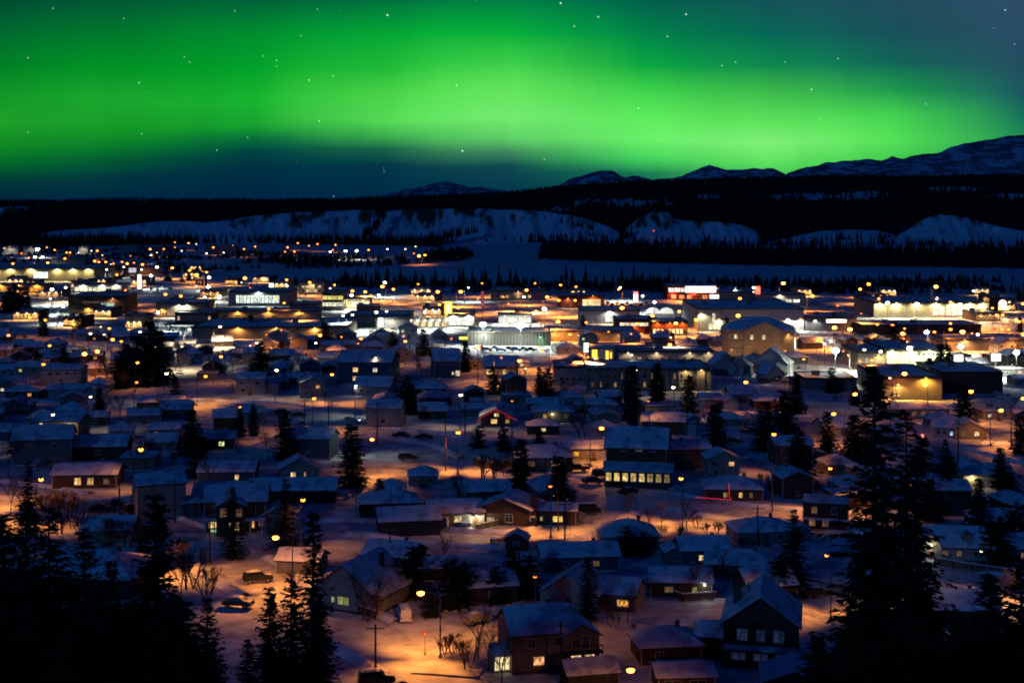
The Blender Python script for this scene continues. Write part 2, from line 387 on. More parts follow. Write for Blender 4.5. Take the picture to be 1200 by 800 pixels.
# ------------------------------------------------------------------ far side of the valley
def cliff_material():
    m, t, b = nt('snowy_clay'); N, L = t.nodes.new, t.links.new
    n, r = noise_color(t, b, SN0, (0.07, 0.066, 0.042), 0.026, detail=9, lo=0.52, hi=0.62, bump=0.6, bscale=0.05, bdist=3.0, stretch=(2.2, 1.0, 0.8))
    r.color_ramp.elements[0].color = (0.66, 0.69, 0.74, 1)
    # bare clay keeps to the steep upper third
    tc = N('ShaderNodeTexCoord'); sp = N('ShaderNodeSeparateXYZ'); L(tc.outputs['Object'], sp.inputs[0])
    mr = N('ShaderNodeMapRange'); L(sp.outputs[2], mr.inputs[0]); mr.inputs[1].default_value = 8; mr.inputs[2].default_value = 34; mr.inputs[3].default_value = 0.16; mr.inputs[4].default_value = -0.06
    ad = N('ShaderNodeMath'); ad.operation = 'SUBTRACT'; L(n.outputs[0], ad.inputs[0]); L(mr.outputs[0], ad.inputs[1]); L(ad.outputs[0], r.inputs[0])
    return m
CLIFFM = cliff_material()
def cliff(name, prof, Y0, depth):
    x0, x1 = prof[0][0], prof[-1][0]; cols = int((x1 - x0) / 2.0); rows = []; R_ = 15
    for k in range(R_ + 4):
        row = []
        for i in range(cols + 1):
            px = x0 + (x1 - x0) * i / cols; ztop = max(0.3, Z(interp(prof, px), Y0 + depth)); X = (px - 600) / F * Y0
            edge = min(1, (px - x0) / 25, (x1 - px) / 25)
            if k <= R_:
                t = k / R_; rg = abs(nz(X * .022, 1.7)) * 1.5 + .6 * abs(nz(X * .07, 4.2 + t)) + .25 * abs(nz(X * .2, t * 2)) - .45
                z = ztop * (t ** 1.15) + 1.6 * nz(X * .05, k * .5) * t * (1 - t) * 2; y = Y0 + depth * (t ** 0.85) + 24 * rg * math.sin(math.pi * min(1, t * .95)) * edge
                z += 1.2 * nz(X * .03, 9.0) * t
            else:
                q = k - R_; y = Y0 + depth + 60 * q; z = ztop * (1 - .16 * q) + 1.2 * nz(X * .03, 9.0) - 1.5 * q
            row.append((X * (y / Y0) ** .5, y, max(-1, z)))
        rows.append(row)
    structure(link(name, grid_mesh(name, rows, CLIFFM)))
cliff('clay_cliff', [(20,277),(60,270),(120,266.5),(160,262),(185,258.5),(205,259),(235,260.5),(262,258),(300,252),(340,249),(380,248),(412,246),(434,246.5),(446,249),(458,246.5),(500,245),(560,244.5),(610,246),(640,248),(668,252),(690,257),(712,264),(735,276)], 1830, 70)
cliff('clay_cliff', [(722,286),(738,266),(752,254),(768,249),(786,248.5),(792,256),(806,258.5),(850,260),(874,264),(890,270),(900,284)], 1800, 60)
cliff('clay_cliff', [(904,284),(925,280),(942,275),(965,271),(1000,269),(1030,270),(1052,274),(1064,283)], 1840, 60)
cliff('clay_cliff', [(1052,287),(1070,272),(1092,256),(1108,251.5),(1125,252.5),(1150,257),(1180,265),(1215,272),(1290,283)], 1790, 65)
cliff('clay_cliff', [(-80,250),(-20,243),(10,244),(22,252),(40,262),(60,275)], 2100, 60)

def hills_material():
    m, t, b = nt('wooded_hillside'); N, L = t.nodes.new, t.links.new
    n, r = noise_color(t, b, (0.007, 0.010, 0.008), (0.55, 0.58, 0.64), 0.009, detail=8, lo=0.45, hi=0.62, stretch=(0.7, 0.45, 1.5))
    a = N('ShaderNodeAttribute'); a.attribute_name = 'clearing'; ad = N('ShaderNodeMath'); ad.operation = 'MULTIPLY_ADD'; L(a.outputs['Fac'], ad.inputs[0]); ad.inputs[1].default_value = .55; s2 = N('ShaderNodeMath'); s2.operation = 'SUBTRACT'; L(n.outputs[0], s2.inputs[0]); s2.inputs[1].default_value = .22; L(s2.outputs[0], ad.inputs[2]); L(ad.outputs[0], r.inputs[0])
    return m
RIDGE = [(-200,238),(0,237),(120,236),(260,235.5),(380,234.5),(450,232),(540,228.5),(600,226),(640,221),(690,216),(750,213),(830,210),(900,208),(1000,207),(1100,206.5),(1250,205),(1450,206)]
rows = []
cols = [i * 6 - 260 for i in range(300)]
HN = 40
for k in range(HN + 1):
    t = k / HN; Y = 1960 + 4200 * t ** 1.25; row = []
    for px in cols:
        zr = Z(interp(RIDGE, px), 6160)
        base = 26 if px < 600 else 30
        z = base + (zr - base) * (t ** 1.1) + (7 + 10 * t) * nz(px * .016, t * 6.0) * (1 - t ** 4) + 3 * nz(px * .05, t * 20)
        row.append(((px - 600) / F * Y, Y, z))
    rows.append(row)
for q in range(1, 3): rows.append([(x, y + 900 * q, z - 45 * q) for x, y, z in rows[HN]])
rows.insert(0, [(x, y - 30, -3) for x, y, z in rows[0]])
HROWS = rows
CLEAR = [(950,231,80,5),(1012,228,42,4),(742,239,50,6),(690,238,24,5),(18,246,45,5),(1120,222,45,3.5),(1185,230,30,4),(560,238.5,36,2.5),(830,231,20,3),(660,246,30,4)]
def clearing(px, py):
    v = max((1 - ((px - a) / rx) ** 2 - ((py - b) / ry) ** 2) for a, b, rx, ry in CLEAR)
    return max(0, min(1, v * 1.3 + 1.3 * nz(px * .15, py * .6) + .6 * nz(px * .5, py * 1.2) - .05)) if v > -.4 else 0
hm = grid_mesh('wooded_hill', rows, hills_material()); at_ = hm.attributes.new('clearing', 'FLOAT', 'POINT')
at_.data.foreach_set('value', [clearing(*pix(*p)) if p[1] > 1950 else 0 for r in rows for p in r])
structure(link('wooded_hill', hm))

def mountain_material():
    m, t, b = nt('snowy_mountain'); N, L = t.nodes.new, t.links.new
    n, r = noise_color(t, b, (0.16, 0.17, 0.20), (0.75, 0.78, 0.84), 0.010, detail=14, lo=0.45, hi=0.60, stretch=(1, .45, 1.8), bump=1.0, bscale=0.004, bdist=60)
    return m
MTN = [
 ([(-300,238),(60,234),(110,232),(150,230.5),(200,232.5),(240,231.5),(300,234),(350,232.5),(395,234.5),(430,233),(458,226),(478,221),(498,217.5),(512,214),(528,213),(540,216.5),(552,220),(566,219),(580,222),(598,225),(640,230),(700,234)], 17000),
 ([(600,236),(630,222),(655,217),(668,210),(688,203.5),(704,200),(718,200.5),(730,207),(748,206),(764,211),(800,214),(850,220)], 13500),
 ([(740,222),(770,210),(800,207),(812,200),(822,196),(832,193.5),(842,196),(852,199),(870,198.5),(888,197.5),(905,197),(918,203),(926,207),(950,214),(1000,220)], 13000),
 ([(890,220),(915,207),(925,202),(945,196),(968,190.5),(990,189),(1006,187.5),(1020,186),(1034,188),(1046,184),(1060,186),(1072,181.5),(1090,180),(1103,178),(1112,173),(1130,168.5),(1148,165.5),(1165,162),(1182,159.5),(1198,158.5),(1230,154),(1290,150),(1380,158),(1500,175),(1650,200)], 12000),
]
MM = mountain_material()
for prof, Y0 in MTN:
    x0, x1 = prof[0][0], prof[-1][0]; n = int((x1 - x0) / 1.6); rows = []
    for k in range(24):
        u = (k - 15) / 15 if k <= 15 else (k - 15) / 8; row = []
        Y = Y0 + (u * 3800 if k <= 15 else u * 2500)
        for i in range(n + 1):
            px = x0 + (x1 - x0) * i / n; X = (px - 600) / F * Y0
            zt = max(5.0, Z(interp(prof, px), Y0)); t = 1 - abs(u)
            rel = fbm(X * .0011, u * 2.6, Y0 * .01, 5); rid = 1 - abs(nz(X * .0016 + 3, u * 1.3, Y0))
            amp = t * (1 - t) * 4
            z = zt * (t ** 0.9) * (1 - .28 * amp * rid) + 95 * rel * amp * min(1, zt / 200)
            if k == 15: z = zt + 11 * fbm(X * .008, 2.0, 0, 5) * min(1, zt / 150)
            row.append((X * (Y / Y0) ** .6, Y, z))
        rows.append(row)
    structure(link('mountain', grid_mesh('mountain', rows, MM)))

# ------------------------------------------------------------------ far-off woods: read as one mass
def cones(name, pts, mat, k=5):
    """pts: x, y, z, height, radius - two stacked ragged skirts per tree"""
    pts = np.array(pts, dtype=np.float64); n = len(pts); rs = np.random.RandomState(3)
    ang = rs.rand(n, 1) * 6.28 + np.arange(k)[None] * 2 * np.pi / k
    V = []; Fc = []
    per = 2 * (k + 1)
    v = np.zeros((n, per, 3))
    for lv, (zb, zt, rr) in enumerate(((0.0, .72, 1.0), (.42, 1.0, .62))):
        jit = 0.7 + 0.6 * rs.rand(n, k)
        v[:, lv * (k + 1):lv * (k + 1) + k, 0] = pts[:, :1] + np.cos(ang) * pts[:, 4:5] * rr * jit
        v[:, lv * (k + 1):lv * (k + 1) + k, 1] = pts[:, 1:2] + np.sin(ang) * pts[:, 4:5] * rr * jit
        v[:, lv * (k + 1):lv * (k + 1) + k, 2] = pts[:, 2:3] + pts[:, 3:4] * zb
        v[:, lv * (k + 1) + k, 0] = pts[:, 0]; v[:, lv * (k + 1) + k, 1] = pts[:, 1]; v[:, lv * (k + 1) + k, 2] = pts[:, 2] + pts[:, 3] * zt
    tri = []
    for lv in range(2):
        b = lv * (k + 1)
        for i in range(k): tri.append((b + i, b + (i + 1) % k, b + k))
    tri = np.array(tri); f = (np.arange(n)[:, None, None] * per + tri[None]).reshape(-1, 3)
    me = bpy.data.meshes.new(name); me.vertices.add(n * per); me.vertices.foreach_set('co', v.reshape(-1))
    me.loops.add(f.size); me.loops.foreach_set('vertex_index', f.reshape(-1).astype(np.int32))
    me.polygons.add(len(f)); me.polygons.foreach_set('loop_start', (np.arange(len(f)) * 3).astype(np.int32)); me.polygons.foreach_set('loop_total', np.full(len(f), 3, np.int32))
    me.update(calc_edges=True); me.materials.append(mat)
    return stuff(link(name, me))
def point_in(poly, x, y):
    c = False; j = len(poly) - 1
    for i in range(len(poly)):
        if (poly[i][1] > y) != (poly[j][1] > y) and x < (poly[j][0] - poly[i][0]) * (y - poly[i][1]) / (poly[j][1] - poly[i][1]) + poly[i][0]: c = not c
        j = i
    return c
RIVG = [G(*p) for p in RIVER]
def wood(name, poly, sp, h, hv, r, zf=None, thin=None):
    """scatter over a ground polygon given by the photo's outline of its foot"""
    g = [G(*p) for p in poly]; rr = random.Random(name + str(len(poly)) + str(poly[0])); pts = []
    X0, X1 = min(p[0] for p in g), max(p[0] for p in g); Y0, Y1 = min(p[1] for p in g), max(p[1] for p in g)
    y = Y0
    while y < Y1:
        x = X0
        while x < X1:
            a, b = x + rr.uniform(-.6, .6) * sp, y + rr.uniform(-.6, .6) * sp; x += sp
            if not point_in(g, a, b) or point_in(RIVG, a, b): continue
            if thin and nz(a * .02, b * .012) < thin: continue
            hh = h * (1 + hv * rr.uniform(-1, 1)) * (1 + .25 * nz(a * .03, b * .03))
            if rr.random() < .06: hh *= 1.35
            pts.append((a, b, (zf(a, b) if zf else 0) - .3, hh, r * rr.uniform(.7, 1.25)))
        y += sp
    if pts: cones(name, pts, M['forest'])
wood('riverside_forest', [(632,303.5),(700,306.5),(800,309),(930,312),(1060,314.5),(1320,317.5),(1320,305.5),(1000,304),(800,301),(720,298),(640,294)], 7.0, 15, .3, 2.3)
wood('riverside_forest', [(-90,289.5),(0,290),(150,288),(260,285.5),(400,287),(480,288),(528,290.5),(553,288.4),(555,286),(528,284.2),(300,283.8),(-120,283.8)], 7.0, 12, .35, 2.2)
wood('riverside_forest', [(522,290.5),(600,286.5),(640,289.5),(640,291.5),(600,294)], 8.0, 6, .3, 2.0)
wood('riverside_forest', [(505,297),(545,293),(556,301),(540,306),(500,308),(495,302)], 8.0, 6, .4, 2.2)
wood('riverside_forest', [(330,300),(420,302),(470,303),(500,309),(430,313),(330,316),(300,308)], 12.0, 6, .4, 2.2, thin=-.05)
# brush and young spruce along the near bank
wood('riverbank_scrub', [(395,331),(480,331.5),(560,333.5),(640,334),(760,332.5),(900,332),(1000,331),(1260,329),(1260,343),(1000,345),(760,343),(640,341),(560,343),(470,341),(400,337)], 6.5, 5.0, .6, 1.6, thin=-.25)
wood('riverbank_spruces', [(400,333),(470,333),(560,335),(640,336),(700,335.5),(830,333.5),(830,338),(640,339.5),(560,339.5),(470,338),(400,336)], 11, 11, .4, 2.0, thin=-.1)
wood('brushland', [(-90,291),(200,291),(330,296),(420,306),(430,311),(330,315),(230,321),(170,319),(-90,316)], 12, 3.6, .5, 2.6, thin=.02)
wood('brushland', [(-90,316),(170,319),(240,324),(330,331),(330,336),(250,333),(150,328),(-90,322)], 11, 3.6, .5, 2.4, thin=-.05)
wood('riverbank_scrub', [(225,333),(320,332),(400,331),(400,336),(330,337),(240,336)], 8.0, 4.0, .5, 1.6, thin=-.05)
# scattered timber over the hillside
hp = []; rr = random.Random(11)
def hill_z(k, i): return HROWS[k][i]
for _ in range(16000):
    k = rr.uniform(1, HN + .6); i = rr.uniform(24, len(cols) - 26); k0, i0 = int(k), int(i); fk, fi = k - k0, i - i0
    P_ = [HROWS[a][b] for a, b in ((k0, i0), (k0, i0 + 1), (k0 + 1, i0), (k0 + 1, i0 + 1))]
    W_ = ((1 - fk) * (1 - fi), (1 - fk) * fi, fk * (1 - fi), fk * fi)
    p = [sum(w * q[c] for w, q in zip(W_, P_)) for c in range(3)]
    if clearing(*pix(p[0], p[1], p[2])) > .25 and rr.random() < .93: continue
    hp.append((p[0], p[1], p[2] - 1, rr.uniform(9, 17), rr.uniform(3, 5.5)))
cones('hillside_forest', hp, M['forest'], 4)
# timber standing in the gullies and on the brow of the cliffs
gp = []
for (x0, y0, x1, y1, n, h) in ((428,279,452,250,70,11),(500,282,560,270,60,12),(560,282,700,274,10,8),(724,285,742,268,40,11),(600,282,720,283,60,12),(740,284,900,285,90,11),(900,285,1060,284,80,11),(1060,287,1200,287,80,11),(60,282,420,284,120,12),(962,280,1050,276,36,9),(640,256,700,268,24,7)):
    for _ in range(max(8, int(n * .55))):
        t = rr.random(); px, py = x0 + (x1 - x0) * t + rr.uniform(-4, 4), y0 + (y1 - y0) * t
        Y = 1800 + (284 - py) * 2.0; x = (px - 600) / F * Y
        gp.append((x, Y - 4, max(-1, Z(py, Y)) - 2, h * rr.uniform(.6, 1.35), rr.uniform(1.6, 2.6)))
cones('cliff_woods', gp, M['forest'])
# ------------------------------------------------------------------ houses
WALL = {'white': (.62, .61, .58), 'pale': (.5, .48, .44), 'beige': (.42, .35, .26), 'cream': (.58, .5, .34), 'grey': (.27, .27, .28), 'brown': (.15, .09, .055), 'dark': (.07, .065, .065), 'red': (.2, .05, .04), 'blue': (.12, .17, .24)}
WARM, AMBER, COOL, DIM = (1.0, .62, .20), (1.0, .42, .06), (.85, 1.0, .8), (.16, .08, .03)
OFF = (0, 0, 0)
MESH = {}
def cached(key, fn):
    if key not in MESH: MESH[key] = fn()
    return MESH[key]
def window_meshes(w, h, lights=2):
    def fr():
        b = MB(); t = .09
        for sx in (-1, 1): b.box((sx * (w / 2 + t / 2), -.05, 0), (t, .10, h + 2 * t))
        for sz in (-1, 1): b.box((0, -.05, sz * (h / 2 + t / 2)), (w, .10, t))
        for i in range(1, lights): b.box((-w / 2 + w * i / lights, -.04, 0), (.06, .07, h))
        if h > 1.3: b.box((0, -.04, h * .18), (w, .06, .05))
        b.box((0, -.12, -h / 2 - t - .03), (w + .3, .2, .05))
        return b.mesh('window', M['trim'])
    def pn():
        b = MB(); b.box((0, -.015, 0), (w, .03, h)); return b.mesh('pane', M['pane'])
    return cached(('wf', w, h, lights), fr), cached(('wp', w, h), pn)
def add_window(root, x, y, z, w, h, rz, lit=OFF, lights=2, label=None):
    f, p = window_meshes(round(w, 1), round(h, 1), lights)
    o = link('window', f, root, (x, y, z), rz); q = link('pane', p, o, color=lit)
    return o
def add_door(root, x, y, z, rz, color=(.2, .1, .06)):
    def dm():
        b = MB(); b.box((0, -.03, 1.02), (.92, .06, 2.04)); b.box((0, -.065, 1.45), (.55, .02, .7)); b.box((0, -.065, .5), (.55, .02, .55)); return b.mesh('door', M['door'])
    def hm():
        b = MB(); b.tube((.36, -.06, 1.0), (.36, -.14, 1.0), .02, .02, 6); b.lathe([(.03, -.03), (.045, 0), (.03, .03)], 8, 0, (.36, -.15, 1.0)); return b.mesh('handle', M['metal'])
    def sm():
        b = MB(); b.box((0, -.6, -.15), (1.5, 1.1, .3)); b.box((0, -1.3, -.22), (1.5, .35, .16)); return b.mesh('step', M['fence'])
    d = link('door', cached('door', dm), root, (x, y, z), rz, color); link('handle', cached('handle', hm), d)
    link('step', cached('step', sm), root, (x, y, z), rz); return d

def roof_pieces(w, d, h, kind, pitch, over=.55):
    """returns (roof mesh builder, snow mesh builder, wall extra faces builder fn, ridge height)"""
    W, D = w / 2 + over, d / 2 + over; rise = math.tan(R(pitch)); rb, sb = MB(), MB()
    if kind == 'gable': half, ln, hv = D, W, d / 2
    elif kind == 'front': half, ln, hv = W, D, w / 2
    elif kind == 'hip':
        half = min(D, W)
    elif kind in ('flat', 'shed'):
        half = D
    def tr(a, b): return (a, b) if kind != 'front' else (b, a)
    zr = h + (min(d, w) / 2 if kind == 'hip' else (d / 2 if kind == 'gable' else w / 2)) * rise
    def slab(pts_lo, T, mb, mat=0, off=0.0):
        lo = [Vector(p) + Vector((0, 0, off)) for p in pts_lo]; hi = [p + Vector((0, 0, T)) for p in lo]
        mb.face(hi, mat); mb.face(lo[::-1], mat); n = len(lo)
        for i in range(n):
            j = (i + 1) % n; mb.face([lo[i], lo[j], hi[j], hi[i]], mat)
    if kind in ('gable', 'front'):
        ez = zr - half * rise
        for s in (-1, 1):
            q = [(-ln, s * half, ez), (ln, s * half, ez), (ln, 0, zr), (-ln, 0, zr)]
            q = [(*tr(a, b), c) for a, b, c in q]
            if (s > 0) != (kind == 'front'): q = q[::-1]
            slab(q, .2, rb)
            # the snow blanket: a subdivided sheet with a sagging soft edge
            nU, nV = max(6, int(ln)), 5; rows = []
            for iv in range(nV + 1):
                v = iv / nV; row = []
                for iu in range(nU + 1):
                    u = -1 + 2 * iu / nU; a = u * (ln - .06); b = s * (half - .05) * (1 - v) ; zz = zr - abs(b) * rise + .2
                    e = min(1, (1 - abs(u)) * 6 + .25) * min(1, v * 5 + .30)
                    th = (.30 + .13 * mn.noise((a * .35 + w * 3, b * .35 + d, s * 2.0 + h))) * e
                    row.append((*tr(a, b), zz + th))
                rows.append(row)
            for r0, r1 in zip(rows, rows[1:]):
                for i in range(nU):
                    f = [r0[i], r0[i + 1], r1[i + 1], r1[i]]
                    sb.face(f if (s < 0) != (kind == 'front') else f[::-1])
            edge = [rows[k][0] for k in range(nV + 1)][::-1] + rows[0] + [rows[k][-1] for k in range(1, nV + 1)]
            for p, q2 in zip(edge, edge[1:]): 
                lo = lambda c: (c[0], c[1], zr - abs(c[1] if kind == 'gable' else c[0]) * rise + .195)
                sb.face([p, q2, lo(q2), lo(p)]); 
    elif kind == 'hip':
        ez = h - over * rise; m = min(W, D); zr = ez + m * rise; rx, ry = W - m, D - m
        c = [(-W, -D, ez), (W, -D, ez), (W, D, ez), (-W, D, ez)]; a1, a2 = ((-rx, 0, zr), (rx, 0, zr)) if rx >= ry else ((0, -ry, zr), (0, ry, zr))
        if rx >= ry: fs = [[c[0], c[1], a2, a1], [c[1], c[2], a2], [c[2], c[3], a1, a2], [c[3], c[0], a1]]
        else: fs = [[c[0], c[1], a1], [c[1], c[2], a2, a1], [c[2], c[3], a2], [c[3], c[0], a1, a2]]
        for f in fs: slab(f, .2, rb)
        for f in fs:
            cen = sum((Vector(p) for p in f), Vector()) / len(f)
            vv = [Vector(p) for p in f]; n = 5
            def at(u, v):
                lo = vv[0].lerp(vv[1], u); hi = (vv[3].lerp(vv[2], u) if len(vv) == 4 else vv[2]); p = lo.lerp(hi, v)
                e = min(1, v * 4 + .3); return p + Vector((0, 0, .2 + (.30 + .12 * mn.noise((p.x * .35 + w, p.y * .35 + d, h))) * e)) + (cen - p) * .004
            for i in range(n):
                for k in range(n): sb.face([at(i / n, k / n), at((i + 1) / n, k / n), at((i + 1) / n, (k + 1) / n), at(i / n, (k + 1) / n)])
            for i in range(n):
                p, q2 = at(i / n, 0), at((i + 1) / n, 0); sb.face([vv[0].lerp(vv[1], i / n) + Vector((0, 0, .195)), vv[0].lerp(vv[1], (i + 1) / n) + Vector((0, 0, .195)), q2, p])
    else:
        rb.box((0, 0, h + .15), (w + .5, d + .5, .3)); zr = h + .3
        n = 8; g = [[(-w / 2 - .2 + (w + .4) * i / n, -d / 2 - .2 + (d + .4) * k / n, h + .3 + (.27 + .1 * mn.noise((i * .7 + w, k * .7, d)) if 0 < i < n and 0 < k < n else .06)) for i in range(n + 1)] for k in range(n + 1)]
        for r0, r1 in zip(g, g[1:]):
            for i in range(n): sb.face([r0[i], r0[i + 1], r1[i + 1], r1[i]])
    return rb, sb, zr

def make_house(w, d, st=1, roof='gable', pitch=22, wall='pale', front=None, left=None, right=None, door=None, chimney=True, stucco=False, name='house', h=None, skirt=True, upper=None):
    """front / left / right: lists of (position 0..1, storey, width, height, light)"""
    h = h or (2.75 * st + .35)
    root = empty(name); rb, sb, zr = roof_pieces(w, d, h, roof, pitch)
    b = MB(); rise = math.tan(R(pitch))
    b.box((0, 0, h / 2), (w, d, h))
    if roof == 'gable':
        g = h + d / 2 * rise
        for s in (-1, 1):
            q = [(s * w / 2, -d / 2, h), (s * w / 2, d / 2, h), (s * w / 2, 0, g)]; b.face(q if s > 0 else q[::-1])
    elif roof == 'front':
        g = h + w / 2 * rise
        for s in (-1, 1):
            q = [(-w / 2, s * d / 2, h), (w / 2, s * d / 2, h), (0, s * d / 2, g)]; b.face(q if s < 0 else q[::-1])
    b.build('wall', M['stucco' if stucco else 'siding'], root, color=WALL[wall])
    tb = MB()
    for sx in (-1, 1):
        for sy in (-1, 1): tb.box((sx * (w / 2 + .01), sy * (d / 2 + .01), h / 2 - .05), (.14, .14, h - .25))
    tb.box((0, 0, .14), (w + .08, d + .08, .28)); tb.build('trim', M['trim' if wall in ('white', 'brown', 'red', 'blue', 'grey') else 'darktrim'], root)
    ro = rb.build('roof', M['shingle'], root); sb.build('snow_cover', M['roof_snow'], ro, smooth=True)
    if chimney:
        cx, cy_ = (w * .22, d * .12); cb = MB(); top = zr + .75; cb.box((cx, cy_, (top + zr - 2.0) / 2), (.6, .6, top - zr + 2.0)); cb.box((cx, cy_, top + .05), (.74, .74, .1))
        c = cb.build('chimney', M['brick'], ro); s_ = MB(); s_.lathe([(.36, 0), (.34, .12), (.2, .2)], 8, 0, (cx, cy_, top + .1)); s_.build('chimney_snow', M['roof_snow'], c, smooth=True)
    vb = MB(); vb.tube((-w * .2, d * .16, zr - 1.2), (-w * .2, d * .16, zr + .2), .08, .08, 6); vb.build('vent', M['metal'], ro); vb = MB(); vb.tube((w * .05, -d * .1, zr - 1.0), (w * .05, -d * .1, zr + .12), .05, .05, 6); vb.build('vent', M['metal'], ro)
    sills = {1: 1.75, 2: 4.35, 3: 7.1}
    for side, items in (('f', front), ('l', left), ('r', right)):
        for (u, s, ww, hh, lit) in items or ():
            z = sills.get(s, s)
            if side == 'f': add_window(root, -w / 2 + w * u, -d / 2, z, ww, hh, 0, lit, 2 if ww > .9 else 1)
            elif side == 'l': add_window(root, -w / 2, d / 2 - d * u, z, ww, hh, R(-90), lit, 2 if ww > .9 else 1)
            else: add_window(root, w / 2, -d / 2 + d * u, z, ww, hh, R(90), lit, 2 if ww > .9 else 1)
    if door is not None: add_door(root, -w / 2 + w * door, -d / 2, .32, 0, (.22, .11, .06) if wall != 'brown' else (.4, .38, .34))
    return root

def add_wing(root, x, y, w, d, h, roof='front', pitch=25, wall='pale', wins=(), over=.4, name='wing'):
    """a lower piece built onto a house: one part with its own roof and snow"""
    rb, sb, zr = roof_pieces(w, d, h, roof, pitch, over); b = MB(); rise = math.tan(R(pitch)); b.box((0, 0, h / 2), (w, d, h))
    if roof == 'front': b.face([(-w / 2, -d / 2, h), (w / 2, -d / 2, h), (0, -d / 2, h + w / 2 * rise)])
    if roof == 'gable':
        for s in (-1, 1):
            q = [(s * w / 2, -d / 2, h), (s * w / 2, d / 2, h), (s * w / 2, 0, h + d / 2 * rise)]; b.face(q if s > 0 else q[::-1])
    o = b.build(name, M['siding'], root, loc=(x, y, 0), color=WALL[wall]); rb.build('wing_roof', M['shingle'], o); sb.build('wing_snow', M['roof_snow'], o, smooth=True)
    for (u, z, ww, hh, lit) in wins:
        f, p = window_meshes(round(ww, 1), round(hh, 1), 2); q = link('wing_window', f, o, (-w / 2 + w * u, -d / 2, z)); q2 = link('wing_pane', p, o, (-w / 2 + w * u, -d / 2 - .002, z), color=lit)
    return o
LIGHTS = {}
def point_light(parent, loc, power, color, radius=.12):
    key = (round(power, 1), color, radius)
    if key not in LIGHTS:
        l = bpy.data.lights.new('lamp_light', 'POINT'); l.energy = power; l.color = color; l.shadow_soft_size = radius; LIGHTS[key] = l
    o = bpy.data.objects.new('lamp_light', LIGHTS[key]); COL.objects.link(o); o.parent = parent; o.location = loc; return o
def spot_light(parent, loc, power, color, radius=.15, cone=150):
    key = ('s', round(power, 1), color, radius, cone)
    if key not in LIGHTS:
        l = bpy.data.lights.new('lamp_light', 'SPOT'); l.energy = power; l.color = color; l.shadow_soft_size = radius; l.spot_size = R(cone); l.spot_blend = .5; LIGHTS[key] = l
    o = bpy.data.objects.new('lamp_light', LIGHTS[key]); COL.objects.link(o); o.parent = parent; o.location = loc; return o
def wall_lamp(root, x, y, z, power, color, size=.16, glow=.25, rz=0):
    """porch lamp: bracket, globe and its light, as a part of its house"""
    b = MB(); b.tube((0, 0, .12), (0, -.22, .16), .03, .03, 5); b.box((0, -.02, .1), (.14, .04, .25))
    o = b.build('porch_lamp', M['metal'], root, loc=(x, y, z), rz=rz)
    def gm(): g = MB(); g.lathe([(.3, -1), (.8, -.6), (1, 0), (.8, .6), (.3, 1)], 8); return g.mesh('globe', M['bulb'], True)
    q = link('globe', cached('globe', gm), o, (0, -.3, 0), color=tuple(c * glow for c in color)); q.scale = (size,) * 3
    point_light(o, (0, -.75, -.05), power * 1.3, color, .1); return o

WALL = {k: tuple(v * .55 for v in c) for k, c in WALL.items()}
FOOT = []     # footprints already taken: x, y, radius
HG = 'houses along the snowy residential streets'
SIZE = {(628,776):.79,(690,803):.8,(893,768):.9,(930,818):.85,(108,688):.92,(186,603):.87,(278,618):.9,(104,569):.92,(52,541):.93,(120,535):.92,(72,513):.82,(425,705):.86,(354,669):.7,(478,622):.82,(598,611):.88,(655,612):.72,(677,664):.72,(735,640):.8,(823,657):.68,(868,672):.68,(675,706):.74,(797,694):.7,(895,697):.7,(748,562):1.0,(637,548):.9,(806,508):.66,(1120,652):.72,(1133,512):.78,(858,583):.74,(582,498):.85,(440,462):.85,(505,462):.68,(698,482):.7,(647,492):.88,(636,507):.68,(522,441):1,(588,440):1}
def place(root, px, py, rz, desc, own=False, group=HG, cat='house', z=0.0, rad=None):
    if cat in ('house', 'garage', 'shed'): s_ = SIZE.get((px, py), .77); root.scale = (s_,) * 3; rad = (rad or 9) * s_
    x, y = G(px, py); root.location = (x, y, z); root.rotation_euler = (0, 0, R(rz))
    thing(root, desc, cat, px, py, group, own); FOOT.append((x, y, rad or 9)); return root
def mw(px, py): return px * G(600, py)[1] / F        # pixels at that row into metres

# the house with the sunroom, nearest to the camera
h = make_house(9.5, 9, 2, 'gable', 30, 'beige', front=[(.30, 2, 1.1, 1.2, OFF), (.42, 1, 1.6, 1.2, (1.3, .55, .2)), (.82, 1, .5, 1.6, DIM), (.72, 2, 1.0, 1.1, OFF)], left=[(.5, 1, .7, 1.1, OFF)], right=[], door=.62)
add_wing(h, 5.6, -1.5, 5.6, 7.4, 5.2, 'front', 30, 'beige', [(.35, 4.2, 1.1, 1.1, OFF), (.62, 4.2, .9, 1.9, OFF), (.35, 1.7, 1.5, 1.3, (1.3, .8, .35)), (.72, 1.8, 1.5, 1.1, (1.0, .6, .25))])
b = MB(); b.box((5.6, -5.9, 2.95), (6.0, 1.5, .16))
for i in range(13): b.box((2.75 + i * .475, -6.55, 3.5), (.07, .07, 1.0))
b.box((5.6, -6.55, 4.0), (6.0, .1, .1)); [b.box((x, -6.5, 1.45), (.15, .15, 2.9)) for x in (2.8, 8.4)]; b.build('balcony', M['fence'], h)
sr = MB(); sr.box((0, 0, 1.0), (2.6, 3.2, 2.0)); so = sr.build('sunroom', M['trim'], h, loc=(-6.0, -1.6, 0))
for u in (-.8, 0, .8): link('sunroom_pane', cached(('srp', 1), lambda: (lambda bb: (bb.box((0, -.02, 0), (.6, .05, 1.9)), bb.mesh('pane', M['pane']))[1])(MB())), so, (u, -1.61, 1.35), color=(1.2, .95, .45))
